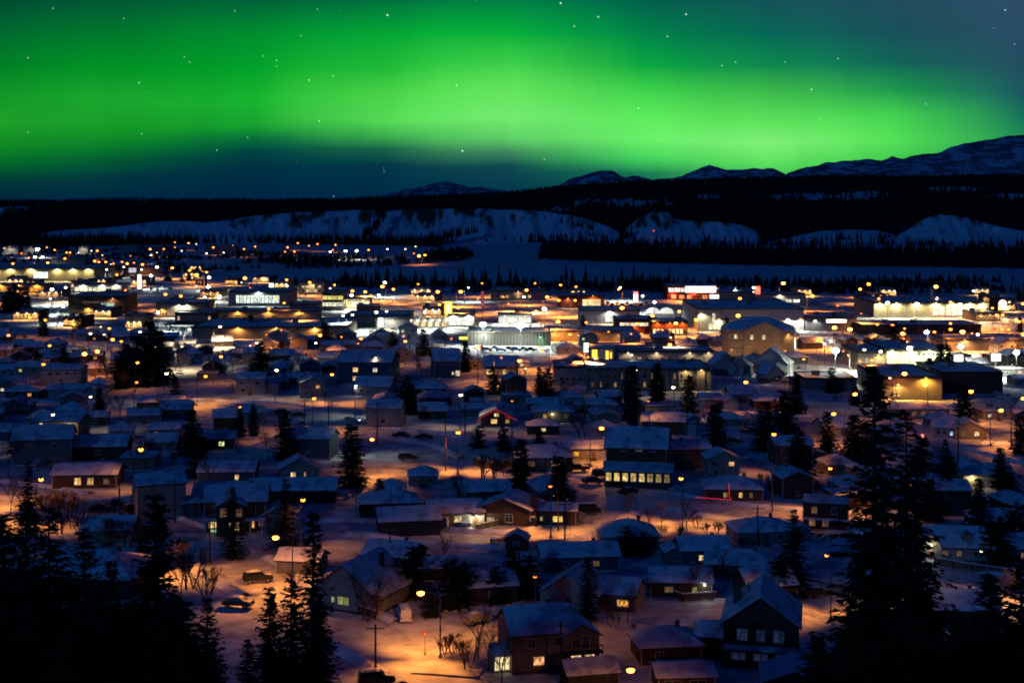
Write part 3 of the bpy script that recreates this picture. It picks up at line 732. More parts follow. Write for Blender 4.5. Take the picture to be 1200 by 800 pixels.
tb = MB(); tb.face([(-1.4, -1.7, 2.02), (1.4, -1.7, 2.02), (1.4, 1.7, 3.6), (-1.4, 1.7, 3.6)]); tb.face([(-1.4, 1.7, 1.9), (1.4, 1.7, 1.9), (1.4, 1.7, 3.6), (-1.4, 1.7, 3.6)]); tb.build('sunroom_roof', M['roof_snow'], so)
place(h, 628, 776, 14, 'two-storey beige house with a lit glass sunroom and an orange-lit window beside a bare tree', True, rad=12)
h = make_house(7, 5, 1, 'gable', 24, 'dark', front=[], chimney=False, name='garage', h=2.6)
place(h, 690, 803, 12, 'low dark garage with a snowy roof in front of the house with the sunroom', True, group=None, cat='garage', rad=7)

# dark timber house
h = make_house(9.5, 11, 2, 'front', 36, 'dark', front=[(.25, 2, 1.3, 1.4, (.012, .02, .05)), (.5, 2, 1.0, 1.4, (.012, .02, .05)), (.75, 2, 1.3, 1.4, (.012, .02, .05)), (.2, 1, 1.8, 1.4, (.01, .015, .04)), (.5, 1, 1.8, 1.4, (.01, .015, .04)), (.8, 1, 1.8, 1.4, (.01, .015, .04))], left=[(.3, 1, 1.2, 1.2, OFF), (.6, 2, 1.2, 1.2, OFF)], chimney=False)
cb = MB(); cb.box((-3.2, -1, 7.0), (1.1, 1.1, 5.2)); cb.box((-3.2, -1, 9.65), (1.3, 1.3, .14)); c = cb.build('chimney', M['brick'], h)
add_wing(h, -6.6, .5, 4.2, 6.5, 2.9, 'gable', 14, 'dark', [], .5)
pb = MB(); [pb.box((x, -6.9, 1.3), (.18, .18, 2.6)) for x in (-4.4, -1.5, 1.5, 4.4)]; pb.box((0, -6.4, 2.7), (9.6, 2.2, .2)); p = pb.build('porch', M['darktrim'], h); sb = MB(); sb.box((0, -6.4, 2.93), (9.4, 2.0, .22)); sb.build('porch_snow', M['roof_snow'], p)
place(h, 893, 768, -12, 'large unlit dark timber house with a steep front gable, brick chimney and porch posts', True, rad=13)
h = make_house(9.5, 7.5, 1, 'hip', 24, 'brown', front=[(.3, 1, 1.2, 1.0, OFF)], chimney=True)
place(h, 780, 771, 8, 'low brown bungalow with a hipped snow roof left of the dark timber house', True)
h = make_house(8.2, 6.5, 1, 'gable', 14, 'brown', front=[(.25, 1.2, 2.2, 2.0, OFF), (.7, 1.2, 2.2, 2.0, OFF)], chimney=False, name='garage', h=2.7)
place(h, 800, 806, 4, 'brown double garage under flat snow just right of the lowest street lamp', True, group=None, cat='garage', rad=7)
h = make_house(8, 7, 1, 'front', 20, 'dark', front=[], chimney=False); place(h, 930, 818, -8, 'low dark house of which only the snowy roof shows at the bottom edge', True)

# small houses and a garage in the dark hollow between the two lower streets
h = make_house(9, 8, 1, 'gable', 22, 'dark', front=[(.5, 1, 1.2, 1, OFF)]); place(h, 571, 700, 14, 'dark little house with a square snow roof left of the white steep-gabled house', True, rad=7)
h = make_house(7, 6, 1, 'gable', 20, 'brown', front=[], chimney=False, h=2.5, name='garage'); place(h, 512, 676, 8, 'tiny brown garage with a crooked snow roof in the dark hollow above the nearest lamp', True, group=None, cat='garage', rad=5)
h = make_house(10, 8, 1, 'gable', 24, 'dark', front=[]); place(h, 462, 664, -20, 'dark unlit house right of the broad pale steep-roofed one', True, rad=7)
# left side
h = make_house(17, 12, 1, 'hip', 22, 'dark', front=[(.3, 1, 1.6, 1.2, OFF), (.6, 1, 1.2, 1.2, OFF)], chimney=True)
add_wing(h, -9, -3, 8, 8, 2.8, 'front', 22, 'dark', [], .5)
place(h, 108, 688, -6, 'wide dark bungalow with a broad hipped snow roof among black spruces at the lower left', True, rad=14)
h = make_house(9.2, 9.0, 2, 'gable', 16, 'pale', front=[(.62, 1, 1.1, .9, OFF)], left=[(.35, 2, .8, 1.0, OFF), (.7, 1, .8, 1.0, OFF)], h=7.0, chimney=False)
add_wing(h, 5.8, -1.5, 3.6, 6.0, 2.7, 'gable', 12, 'grey', [], .4)
place(h, 186, 603, 22, 'tall pale almost windowless house under a shallow snow roof', True, rad=11)
h = make_house(11, 9, 2, 'gable', 24, 'brown', front=[(.13, 1, 1.3, 1.3, (1.0, .62, .2)), (.16, 2, 1.6, 1.5, OFF), (.78, 2, 1.2, 1.3, OFF), (.80, 1, .4, 1.6, (1.0, .45, .08)), (.93, 1, .8, .9, DIM), (.14, .5, 1.0, .6, (.45, .75, .3))], chimney=True)
add_wing(h, -.6, -5.0, 5.2, 3.6, 5.4, 'front', 27, 'brown', [(.25, 4.3, 1.1, 1.5, DIM), (.78, 4.3, 1.1, 1.5, DIM), (.62, 1.7, 1.7, 1.5, (1.2, .8, .28))], .45)
add_wing(h, 7.4, -1.0, 5.2, 7.0, 3.0, 'front', 24, 'grey', [(.5, 1.6, 1.1, 1.1, OFF)], .45)
pb = MB(); [pb.box((x, -5.9, 1.2), (.22, .22, 2.4)) for x in (-5.2, -3.6, 2.8, 5.0)]; pb.box((0, -5.6, 2.75), (11.4, 2.2, .22)); p = pb.build('porch', M['trim'], h); sb = MB(); sb.box((0, -5.6, 2.98), (11.2, 2.0, .22)); sb.build('porch_snow', M['roof_snow'], p)
place(h, 278, 618, 6, 'brown two-storey house with yellow-lit windows, white posts and two small front gables', True, rad=12)
h = make_house(13, 8, 1, 'gable', 19, 'brown', front=[(.40, 1, 1.3, 1.4, (1.1, .62, .2)), (.60, 1, 1.2, 1.4, (.8, .42, .12)), (.85, 1, 1.0, 1.0, DIM)]); place(h, 104, 569, 3, 'brown bungalow with a pair of bright windows beside the lamp by the lower left street', True)
h = make_house(12.5, 9, 2, 'gable', 26, 'grey', front=[(.3, 2, 1.2, 1.0, OFF), (.7, 2, 1.2, 1.0, OFF)], left=[(.5, 2, 1, 1, OFF)], chimney=False); place(h, 52, 541, 12, 'large grey two-storey house with a broad blue snow roof and pale left gable end', True)
h = make_house(12, 8, 1, 'gable', 24, 'dark', front=[(.5, 1, 1.4, 1.0, OFF)]); place(h, 120, 535, 4, 'dark bungalow with a broad snow roof next to the lit cream house', True)
h = make_house(13, 9, 2, 'gable', 18, 'cream', front=[(.18, 2, 1.0, 1.1, (1.3, .9, .5)), (.78, 2, .5, 1.1, OFF), (.85, 2, .5, 1.1, OFF)], h=5.4, chimney=False, stucco=True); wall_lamp(h, 4.0, -4.5, 4.0, 130, (1, .66, .18), .2)
place(h, 72, 513, -3, 'cream two-storey house whose wall is lit yellow by its own lamp', True)
h = make_house(15, 10, 2, 'gable', 14, 'white', front=[(u, 2, 1.3, .9, OFF) for u in (.2, .4, .65, .85)] + [(.5, 1, 1.6, 1.0, OFF)], h=6.0, chimney=False); place(h, 76, 449, 2, 'white two-storey block with a row of four dark upper windows', True)
# middle foreground
h = make_house(12, 12, 1, 'front', 36, 'pale', front=[(.5, 1, 2.0, 1.2, (.25, .25, .08)), (.35, 1, .6, .8, (.3, .3, .12))], h=2.8, chimney=True); place(h, 425, 705, -24, 'broad pale house with a very steep snow roof catching orange street light', True, rad=12)
h = make_house(9, 7, 1, 'gable', 24, 'grey', front=[]); place(h, 354, 669, -10, 'small grey house behind the tall thin spruce', True)
h = make_house(13, 9, 1, 'hip', 22, 'dark', front=[(.3, 1, 1.2, 1.1, OFF)]); place(h, 455, 600, 8, 'unlit dark bungalow with a hip roof left of the bright porch', True)
h = make_house(12, 9, 1, 'gable', 20, 'dark', front=[]); place(h, 478, 622, 10, 'dark house with a snowy roof facing the parked van', True)
h = make_house(12, 9, 1, 'gable', 22, 'white', front=[(.52, 1, 1.6, 1.3, (.8, .62, .3)), (.2, 1, 1.2, 1.1, DIM)], door=.86); wall_lamp(h, 4.4, -4.6, 2.6, 260, (1, .85, .55), .34, 1.2)
pf = MB(); pf.box((4.4, -5.2, 2.7), (2.6, 1.6, .12)); pf.face([(3.1, -6.02, 2.76), (5.7, -6.02, 2.76), (4.4, -6.02, 3.9)]); [pf.box((x, -5.95, 1.35), (.12, .12, 2.7)) for x in (3.2, 5.6)]; pf.build('porch', M['trim'], h)
place(h, 532, 612, 10, 'white bungalow with a brilliantly lit white porch', True)
h = make_house(10.5, 9, 1, 'front', 20, 'brown', front=[(.6, 1, 1.4, 1.5, OFF), (.25, .9, 1.2, 1.2, (.5, .45, .25))], left=[(.5, 1, .8, .8, (1, .8, .4))], h=3.4, chimney=False)
cb = MB(); cb.box((5.5, -2.5, 3.0), (1.3, 1.3, 6.0)); cb.build('chimney', M['brick'], h)
place(h, 598, 611, -16, 'brown bungalow with a dark front gable and a tall stone chimney beside it', True)
h = make_house(8.5, 8, 1, 'gable', 12, 'brown', front=[(.5, 1, 2.2, 1.3, (1.25, .72, .14)), (.05, 1, .6, .8, (.5, .4, .1))], h=3.6); place(h, 655, 612, -6, 'small flat-roofed brown house with one wide bright yellow window', True)
h = make_house(4.2, 3.2, 1, 'front', 26, 'dark', front=[(.5, 1.1, 1.2, 1.4, OFF)], h=2.6, chimney=False, name='shed'); place(h, 606, 643, -10, 'small dark garden shed beside the middle street', True, group=None, cat='shed', rad=5)
h = make_house(16, 8.5, 1, 'gable', 22, 'blue', front=[(.3, 1, 1.2, 1.0, OFF), (.7, 1, 1.2, 1.0, DIM)], left=[(.5, 1, 1, 1, OFF)], h=3.2); place(h, 677, 664, 6, 'long low bluish house with one plain snow roof, in front of the shed', True)
h = make_house(11, 9, 1, 'hip', 24, 'grey', front=[(.4, 1, 1.2, 1.0, OFF)]); place(h, 735, 640, 4, 'grey hip-roofed house right of the long bluish house', True)
h = make_house(11, 8, 1, 'gable', 26, 'blue', front=[(.42, 1, 1.4, 1.1, (1.1, .75, .4))], h=3.4); add_wing(h, -6.6, .5, 4.5, 6.5, 2.6, 'front', 26, 'grey', [(.5, 1.5, 1, .9, OFF)]); place(h, 823, 657, 4, 'bluish house with exactly one bright window below a crisp snow roof', True)
h = make_house(15, 10, 1, 'hip', 20, 'grey', front=[(.7, 1, 1.2, .9, OFF)]); place(h, 868, 672, -10, 'wide grey house with a low hip roof, one lot right of the single bright window', True)
h = make_house(10.5, 10, 1, 'front', 33, 'white', front=[(.5, 1, 1.0, 1.0, OFF)], left=[], h=3.0); add_wing(h, 8.2, 1, 7.5, 8, 3.0, 'gable', 26, 'beige', [(.7, 1.6, 2.2, 1.1, (1.0, .42, .06))]); place(h, 675, 706, -18, 'white steep-gabled house whose right wing has a wide orange window', True, rad=12)
h = make_house(12, 8.5, 1, 'gable', 21, 'brown', front=[(.3, 1, 1.6, 1.0, DIM), (.72, 1, .8, .9, (.3, .25, .05))], h=3.2); wall_lamp(h, 4.6, -4.3, 2.9, 26, (.8, 1, .85), .22, .4); place(h, 797, 694, -4, 'brown bungalow with a small white lamp at its right gable', True)
h = make_house(10, 9, 1, 'gable', 28, 'brown', front=[(.5, 1, 1.2, 1, OFF)]); place(h, 895, 697, 14, 'brown house behind the dark round tree, left of the tall ragged trees', True)
h = make_house(11.5, 10, 3, 'gable', 30, 'brown', front=[(.3, 3, 1.0, 1.1, OFF), (.55, 3, 1.2, 1.1, DIM), (.78, 3, .9, 1.1, OFF)], left=[(.3, 2, .9, 1.2, OFF), (.65, 2, .9, 1.2, OFF), (.5, 3, .9, 1.1, OFF)], h=7.2, chimney=True)
lw = MB(); lw.box((0, 0, 1.7), (12.8, 3.4, 3.4)); o = lw.build('sunporch', M['siding'], h, loc=(.6, -6.7, 0), color=WALL['dark'])
ps = MB(); ps.face([(-6.8, -2.1, 3.45), (6.8, -2.1, 3.45), (6.8, 1.7, 4.5), (-6.8, 1.7, 4.5)]); ps.face([(-6.8, -2.1, 3.25), (6.8, -2.1, 3.25), (6.8, -2.1, 3.45), (-6.8, -2.1, 3.45)]); ps.build('sunporch_snow', M['roof_snow'], o)
for i, l in enumerate((.75, 1.25, 1.15, .85, .85, .5, .38, .22)):
    f, p_ = window_meshes(1.0, 1.5, 1); link('sunporch_window', f, o, (-5.6 + i * 1.6, -1.7, 2.1)); link('sunporch_pane', p_, o, (-5.6 + i * 1.6, -1.702, 2.1), color=(l, l * .68, l * .22))
place(h, 748, 562, -10, 'three-storey brown house with a lit row of sunporch windows', True, rad=12)
h = make_house(12.5, 9, 1, 'hip', 22, 'beige', front=[(.25, 1, 1.4, 1.1, DIM), (.72, 1, 2.6, 1.4, (.22, .10, .04))], h=3.2); place(h, 637, 548, 2, 'beige hip-roofed bungalow washed in orange light left of the three-storey brown house', True)
h = make_house(13, 10, 1, 'gable', 20, 'brown', front=[], h=4.2); wall_lamp(h, 6.9, -2, 2.2, 120, (1, .72, .25), .2, .25, rz=R(60)); place(h, 778, 507, -8, 'brown house with a clean snow roof beside the yellow-lit white wall', True)
h = make_house(6, 7, 1, 'flat', 10, 'white', front=[], h=4.0, chimney=False, stucco=True, name='garage'); wall_lamp(h, -1.2, -3.5, 3.4, 160, (1, .72, .22), .16, .3); place(h, 806, 508, -10, 'small white block with its wall lit bright yellow', True, group=None, cat='garage', rad=6)
h = make_house(9.5, 9, 2, 'flat', 10, 'red', front=[(.25, 2, 1.1, 1.3, DIM), (.7, 2, 1.1, 1.3, OFF), (.2, 1, 1.2, 1.6, (.25, .13, .05)), (.5, 1, 1.2, 1.6, DIM)], h=5.6, chimney=False); pb = MB(); pb.box((0, -5.2, 2.6), (9.8, 1.6, .2)); pb.build('porch_roof', M['roof_snow'], h); place(h, 968, 616, -14, 'red flat-roofed two-storey house left of the tall ragged trees', True)
h = make_house(11.5, 8.5, 1, 'gable', 36, 'pale', front=[(.25, 1, 1.2, 1.0, DIM), (.5, 1, 1.0, 1.0, DIM), (.8, 1, .8, 1.0, OFF)], h=3.2)
add_wing(h, -6.0, -2.4, 4.6, 5.2, 3.4, 'front', 46, 'white', [], .3); wall_lamp(h, -6.0, -5.1, 3.6, 42, (1, .8, .45), .24, .5)
dm = MB(); dm.box((1.6, -2.8, 5.1), (1.9, 2.0, 1.2)); dm.build('dormer', M['siding'], h, color=WALL['beige']); dm = MB(); dm.face([(.5, -4.0, 5.6), (1.6, -4.0, 6.5), (1.6, -1.2, 6.5), (.5, -1.2, 5.6)]); dm.face([(2.7, -4.0, 5.6), (1.6, -4.0, 6.5), (1.6, -1.2, 6.5), (2.7, -1.2, 5.6)]); dm.build('dormer_snow', M['roof_snow'], h)
add_door(h, -6.0, -5.02, .32, 0, (.5, .3, .12))
place(h, 1120, 652, -8, 'pale cottage with a dormer and a bright lamp in its small front gable', True, rad=11)
h = make_house(9, 8.5, 1, 'front', 24, 'beige', front=[(.72, 1, 1.2, 1.2, (1.2, .95, .5)), (.3, 1, 1.2, 1.1, DIM)], h=3.2); add_wing(h, -7, 1.5, 6, 8, 3.0, 'gable', 24, 'white', [(.2, 1.6, .9, 1.1, OFF), (.5, 1.6, .9, 1.1, OFF), (.85, 1.4, .9, 1.1, (.7, .85, 1.2))]); place(h, 1133, 512, -6, 'beige-and-white bungalow with one bluish and one yellow lit window, right of the spruces', True)
h = make_house(21, 9, 1, 'hip', 16, 'beige', front=[(.1, 1, .5, .6, (1.5, 1, .5))] + [(u, 1, 1.4, 1.6, DIM) for u in (.3, .45, .6, .75, .9)], h=3.2, chimney=False); place(h, 1070, 488, 0, 'long low house with a pinkish snow roof below the orange-lit wall', True)
h = make_house(12, 9, 1, 'gable', 22, 'white', front=[(.7, 1, 1.2, 1.1, OFF)], stucco=True); wall_lamp(h, -4.2, -4.5, 2.7, 110, (1, .75, .25), .3, .35); place(h, 1153, 567, -4, 'white bungalow with a bright yellow porch patch at its left corner', True)
h = make_house(13, 10, 1, 'gable', 20, 'dark', front=[]); place(h, 1118, 726, -6, 'dark house with a low pitched snow roof behind the round-topped trees', True)
h = make_house(10, 8, 1, 'gable', 24, 'grey', front=[(.6, 1, 1, 1, DIM)]); place(h, 1183, 655, 6, 'grey house at the right edge beyond the cottage with the gable lamp', True)
h = make_house(9, 8, 2, 'gable', 20, 'dark', front=[(.3, 2, 1, 1, OFF)]); place(h, 1108, 600, 0, 'dark two-storey house with a thin line of roof snow behind the spruces', True)
h = make_house(15, 9, 1, 'hip', 18, 'dark', front=[]); place(h, 1178, 622, -6, 'wide dark house with a snowy hip roof near the right edge', True)
h = make_house(14, 10, 1, 'hip', 22, 'brown', front=[(.35, 1, .9, 1.1, (.3, .2, .05)), (.62, 1, .8, 1.2, (1.0, .5, .12)), (.8, 1, .7, 1.0, DIM)], h=3.2); place(h, 858, 583, -4, 'brown house with a hip roof behind the red string lights', True)
h = make_house(9, 8, 1, 'front', 24, 'brown', front=[(.42, 1, 1.6, 1.2, (1.2, .75, .2)), (.85, 1, 1.0, 1.0, (.5, .3, .05)), (.5, 3.6, 1.2, .9, (1.2, 1.0, .35))], h=3.2)
for p0, p1 in (((-5, -4.55, 2.6), (0, -4.55, 5.2)), ((0, -4.55, 5.2), (5, -4.55, 2.6)), ((-5, -4.55, 2.6), (-5.4, -4.55, 1.4)), ((0, -4.6, 5.2), (.4, -4.6, 3.0)), ((2.5, -4.6, 3.2), (6, -4.6, 2.2))):
    b = MB(); b.tube(p0, p1, .07, .07, 6); b.build('string_light', M['bulb'], h, color=(.035, .0015, .003))
place(h, 582, 498, 0, 'brown house whose front gable is outlined in red lights', True)
h = make_house(10, 8, 1, 'front', 26, 'pale', front=[(.35, 1, 1.2, 1.1, (1.1, .72, .3)), (.65, 1, .4, 1.0, (.5, .3, .1))]); place(h, 350, 560, 10, 'pale gabled house with a warm lit window below the twin small spruces', True)
h = make_house(14, 9, 1, 'gable', 20, 'blue', front=[(.7, 1, 1.0, 1.2, (1.1, .75, .3))]); place(h, 268, 563, 2, 'bluish bungalow with a single tall lit window behind the brown gabled house', True)
h = make_house(13, 9, 2, 'gable', 24, 'blue', front=[]); place(h, 365, 535, -8, 'unlit bluish two-storey house right of the small pointed spruce', True)
h = make_house(14, 10, 1, 'gable', 20, 'dark', front=[]); place(h, 265, 590, 6, 'unlit house half hidden behind the brown gabled house', True)
h = make_house(20, 9, 1, 'gable', 22, 'dark', front=[]); place(h, 345, 585, 3, 'long dark house with an unbroken snow roof by the lamp among spruces', True)
h = make_house(11, 9, 2, 'gable', 22, 'pale', front=[(.5, 1, 1.5, 1.2, OFF), (.3, 2, 1, 1, OFF)]); place(h, 452, 497, -6, 'pale house with a steep side roof at the bend of the lit street', True)
h = make_house(12, 10, 1, 'gable', 26, 'pale', front=[(.2, 1, 1, 1, OFF), (.4, 1, 1, 1, OFF)], h=3.3); wall_lamp(h, -5.5, -5.0, 2.8, 30, (1, .95, .85), .25, .4); place(h, 440, 462, -10, 'pale bungalow with a white lamp at its left end', True)
h = make_house(13, 9, 1, 'hip', 22, 'brown', front=[(.3, 1, 1.0, 1.0, DIM), (.55, 1, 1.0, 1.0, DIM)]); place(h, 505, 462, 2, 'brown bungalow with a pinkish hip roof and dim windows', True)
h = make_house(15, 9, 1, 'hip', 20, 'beige', front=[(.45, 1, 1.0, 1.2, DIM), (.6, 1, .6, .8, (1.2, .8, .35))], h=3.2); place(h, 698, 482, 0, 'beige hip-roofed house with a pink-lit roof and a small lamp over its door', True)
h = make_house(11, 9, 1, 'hip', 20, 'beige', front=[(.3, 1, .9, 1.0, (.9, .4, .08)), (.85, 1, 1.1, 1.0, DIM)], h=3.1); wall_lamp(h, 0, -4.5, 2.4, 30, (1, .8, .3), .2, .4); place(h, 647, 492, 0, 'beige bungalow with a golden porch lamp and an orange window', True)
h = make_house(11, 8, 1, 'hip', 20, 'dark', front=[(.5, 1, 1.6, 1.0, (1.2, .85, .35))]); place(h, 636, 507, 2, 'dark cabin with a bright pair of panes left of the street lamp', True)
h = make_house(11, 8, 1, 'gable', 22, 'white', front=[(.6, 1, 1.0, 1.0, OFF)], stucco=True); add_wing(h, 5, -4, 5, 5, 2.8, 'front', 30, 'white', []); place(h, 838, 477, -4, 'white house with a small white gable above a dark garage opening', True)
h = make_house(14, 9, 1, 'hip', 18, 'red', front=[(.2, 1, 1, 1, DIM)], h=3.2); wall_lamp(h, 2.2, -4.5, 2.7, 60, (1, .75, .3), .25, .4); place(h, 905, 478, 2, 'reddish bungalow with a round yellow porch lamp under a pink snow roof', True)
# ------------------------------------------------------------------ downtown blocks
def make_block(px0, px1, pyb, h, depth, wall='beige', rows=(), clad=False, name='shop', snow=True, parapet=True, rz=0.0, canopy=None, doors=()):
    """rows: (z, height, count, width share, colour, chance lit, from, to) window rows along the front"""
    h *= .86; rows = [(z * .86, hh * .86, *q) for z, hh, *q in rows]
    Y = G(600, pyb)[1]; w = (px1 - px0) / F * Y; root = empty(name)
    b = MB(); b.box((0, depth / 2, h / 2), (w, depth, h)); b.build('wall', M['cladding' if clad else 'stucco'], root, color=WALL[wall] if isinstance(wall, str) else wall)
    rb = MB(); rb.box((0, depth / 2, h + .1), (w + .3, depth + .3, .2))
    if parapet:
        for s in (-1, 1):
            rb.box((s * (w / 2), depth / 2, h + .45), (.3, depth + .3, .5)); rb.box((0, depth / 2 + s * depth / 2, h + .45), (w - .3, .3, .5))
    ro = rb.build('roof', M['darktrim'], root)
    if snow:
        n, k = max(4, int(w / 4)), max(4, int(depth / 4)); g = [[(-w / 2 + .2 + (w - .4) * i / n, .2 + (depth - .4) * j / k, h + .42 + .16 * nz(i * .6 + px0, j * .6, pyb)) for i in range(n + 1)] for j in range(k + 1)]
        me = grid_mesh('snow_cover', g, M['roof_snow']); link('snow_cover', me, ro)
        # a couple of plant boxes on the roof
        for q in range(max(1, int(w / 18))):
            u = -w * .35 + w * .7 * ((q * .37 + px0 * .013) % 1); bb = MB(); bb.box((u, depth * .55, h + .95), (2.2, 1.6, 1.3)); bb.box((u, depth * .55, h + 1.7), (2.3, 1.7, .2)); bb.build('roof_unit', M['metal'], ro)
    rr = random.Random(int(px0 * 7 + pyb))
    for (z, hh, n, share, colr, chance, u0, u1) in rows:
        step = w * (u1 - u0) / n
        for i in range(n):
            l = colr if rr.random() < chance else OFF; k = rr.uniform(.6, 1.25)
            add_window(root, -w / 2 + w * u0 + step * (i + .5), 0, z, max(.5, step * share), hh, 0, tuple(c * k for c in l), 2 if step * share > 1.6 else 1)
    for u in doors: add_door(root, -w / 2 + w * u, 0, .1, 0, (.3, .3, .32))
    if canopy:
        u0, u1, z, out, colr = canopy; cb = MB(); cb.box((-w / 2 + w * (u0 + u1) / 2, -out / 2, z), (w * (u1 - u0), out, .5)); c = cb.build('canopy', M['trim'], root)
        lb = MB(); lb.box((-w / 2 + w * (u0 + u1) / 2, -out / 2, z - .3), (w * (u1 - u0) * .9, out * .8, .08)); lb.build('canopy_light', M['sign'], c, color=colr)
    return root, Y, w
DG = 'commercial buildings in the lit town centre'
def put_block(px0, px1, pyb, h, depth, desc, rz=0, cat='building', own=True, **k):
    root, Y, w = make_block(px0, px1, pyb, h, depth, **k); px = (px0 + px1) / 2
    place(root, px, pyb, rz, desc, own, DG, cat, rad=max(w, depth) * .55); FOOT[-1:] = []
    ca, sa = math.cos(R(rz)), math.sin(R(rz)); x, y = G(px, pyb); n = max(1, int(w / 12))
    for i in range(n + 1):
        for j in (0, .5, 1):
            u = -w / 2 + w * i / n; v = depth * j; FOOT.append((x + u * ca - v * sa, y + u * sa + v * ca, 6))
    return root, w
WHT, CRM, ORG, RED_, GRN = (1.0, .98, .8), (1.0, .82, .42), (1.0, .38, .06), (1.0, .12, .05), (.6, 1.0, .75)
def glow(root, x, y, z, power, color): 
    """a wall pack: small lit box with its lamp, part of the building"""
    b = MB(); b.box((0, -.2, 0), (.5, .35, .35)); o = b.build('wall_light', M['bulb'], root, loc=(x, y, z), color=tuple(c * .16 for c in color)); spot_light(o, (0, -1.3, .1), power * 3.6, color, .2, 165)

r, w = put_block(80, 146, 367.5, 9.5, 24, 'dark brown office block with a white-lit recessed window band', wall='brown', name='office', rows=[(5.2, 2.0, 6, .8, GRN, 1, .58, .82), (6.6, .8, 10, .8, DIM, 1, .25, .82), (2.2, 1.6, 8, .8, ORG, .5, .25, .6)]); glow(r, -4, 0, 2.6, 700, (1, .5, .1)); glow(r, 8, 0, 7.4, 300, (1, .5, .2))
r, w = put_block(-12, 110, 329.5, 10, 55, 'very long cream-lit store at the far left of the town', wall='cream', name='store', rows=[(5, 5, 3, .9, (1.5, 1.7, 1.4), 1, .42, .56)]);
for u in (-.45, -.3, -.1, .15, .3, .45): glow(r, w * u, 0, 8.5, 1500, (1, .78, .3))
r, w = put_block(109, 124, 327, 8, 30, 'small white-lit annex beside the very long cream store', wall='white', rows=[(3, 4, 4, .9, (1.2, 1.2, .9), 1, 0, 1)]); glow(r, 0, 0, 7, 900, (1, .9, .6))
r, w = put_block(-8, 52, 343.5, 5.5, 18, 'orange-lit row of shop fronts behind the dark spruce clump', wall='beige', rows=[(2.4, 2.4, 14, .7, ORG, .9, .02, .98)])
for u in (-.35, 0, .35): glow(r, w * u, 0, 5, 900, (1, .4, .05))
r, w = put_block(86, 142, 343, 5.5, 16, 'row of white-lit shop fronts under small canopies', wall='white', rows=[(2.5, 2.6, 10, .75, (1.4, 1.3, .9), .85, .02, .98)])
for u in (-.3, .1, .4): glow(r, w * u, 0, 4.8, 600, (1, .95, .65))
r, w = put_block(183, 241, 372, 7.5, 22, 'beige block with two round white wall lights', wall='beige', rows=[(2, 1.4, 6, .5, (.9, .5, .2), .5, .05, .4)]); glow(r, w * -.04, 0, 6.0, 700, (1, 1, .85)); glow(r, w * .12, 0, 6.0, 700, (1, 1, .85)); glow(r, -w * .38, 0, 4, 600, (1, .45, .1))
r, w = put_block(205, 250, 380, 5.5, 12, 'low dark building with a row of small amber panes', wall='dark', rows=[(3.2, 2.0, 9, .6, (.8, .55, .3), .5, .05, .95)])
r, w = put_block(268, 338, 358.5, 8.5, 30, 'arched hall with a bluish white row of lit bays', wall='grey', rows=[(4.2, 4.6, 12, .8, (1.05, 1.25, 1.05), .95, .12, .85)]); glow(r, 0, 0, 7.5, 900, (.85, 1, .9))
r, w = put_block(228, 372, 375, 4.5, 14, 'long tan wall of a depot facing a floodlit yard', wall='beige', rows=[(2.2, 1.2, 8, .4, (.6, .3, .1), .4, .1, .9)])
for u in (-.4, -.15, .1, .35): glow(r, w * u, 0, 4, 500, (1, .45, .1))
r, w = put_block(340, 372, 371, 6.5, 16, 'green-grey block with two tiny white door lights', wall='grey'); glow(r, -4, 0, 3, 160, (1, 1, .85)); glow(r, 6, 0, 3, 160, (1, 1, .85))
r, w = put_block(225, 405, 397, 5.0, 42, 'wide low hall with a floodlit snow roof', wall='beige', rows=[])
for u in (-.2, .05, .3): glow(r, w * u, 0, 4.5, 700, (1, .45, .12))
r, w = put_block(378, 402, 364, 10, 16, 'two-storey corner shop with yellow and white lit floors', wall='dark', rows=[(7.6, 2.2, 4, .9, (1.2, 1.1, .25), 1, 0, 1), (3.8, 2.2, 6, .9, (1.2, 1.15, .8), 1, 0, 1)])
r, w = put_block(350, 380, 345, 8, 18, 'small pale block with warm upper windows near the river bank', wall='cream', rows=[(5.5, 1.3, 5, .6, CRM, .7, .1, .9), (2.5, 1.6, 5, .6, CRM, .7, .1, .9)]); glow(r, 0, 0, 6, 500, (1, .7, .3))
r, w = put_block(402, 433, 361.5, 6, 14, 'brilliant cream filling-station roof over its forecourt', wall='cream', name='filling_station', rows=[(2.6, 3.2, 6, .9, (2.2, 1.9, 1.1), 1, 0, 1)], canopy=(-.05, 1.05, 5.4, 9, (2.5, 2.0, 1.1)))
for u in (-.3, .3): glow(r, w * u, -6, 4.6, 1200, (1, .8, .4))
# line of little gabled stall fronts
for i in range(6):
    px0 = 476 + i * 8.2; Y = G(600, 383)[1]; ww = 7.6 / F * Y
    h = make_house(ww, 7, 1, 'front', 40, 'white', front=[(.5, 1.6, ww * .6, 2.2, (1.5, 1.25, .7) if i % 3 != 2 else (1.3, .8, .3))], h=3.0, chimney=False, name='shop')
    wall_lamp(h, ww * .35, -3.6, 3.2, 160, (1, .95, .75), .3, .5)
    place(h, px0 + 4, 383, 0, 'tiny white gabled shop in lit line', False, 'line of gabled shop fronts', 'shop', rad=6)
r, w = put_block(525, 556, 383, 6, 16, 'glaring white shop front right of the gabled shop line', wall='white', rows=[(2.8, 3.6, 6, .8, (2, 1.95, 1.6), 1, .02, .98)])
for u in (-.3, .3): glow(r, w * u, 0, 5, 800, (1, 1, .85))
r, w = put_block(584, 623, 379, 4.8, 16, 'dazzling white forecourt canopy between the two brightest masts', wall='white', rows=[(2, 2.4, 8, .8, (1.6, 1.6, 1.3), 1, .02, .98)], canopy=(0, 1, 4.6, 10, (2.6, 2.6, 2.1)))
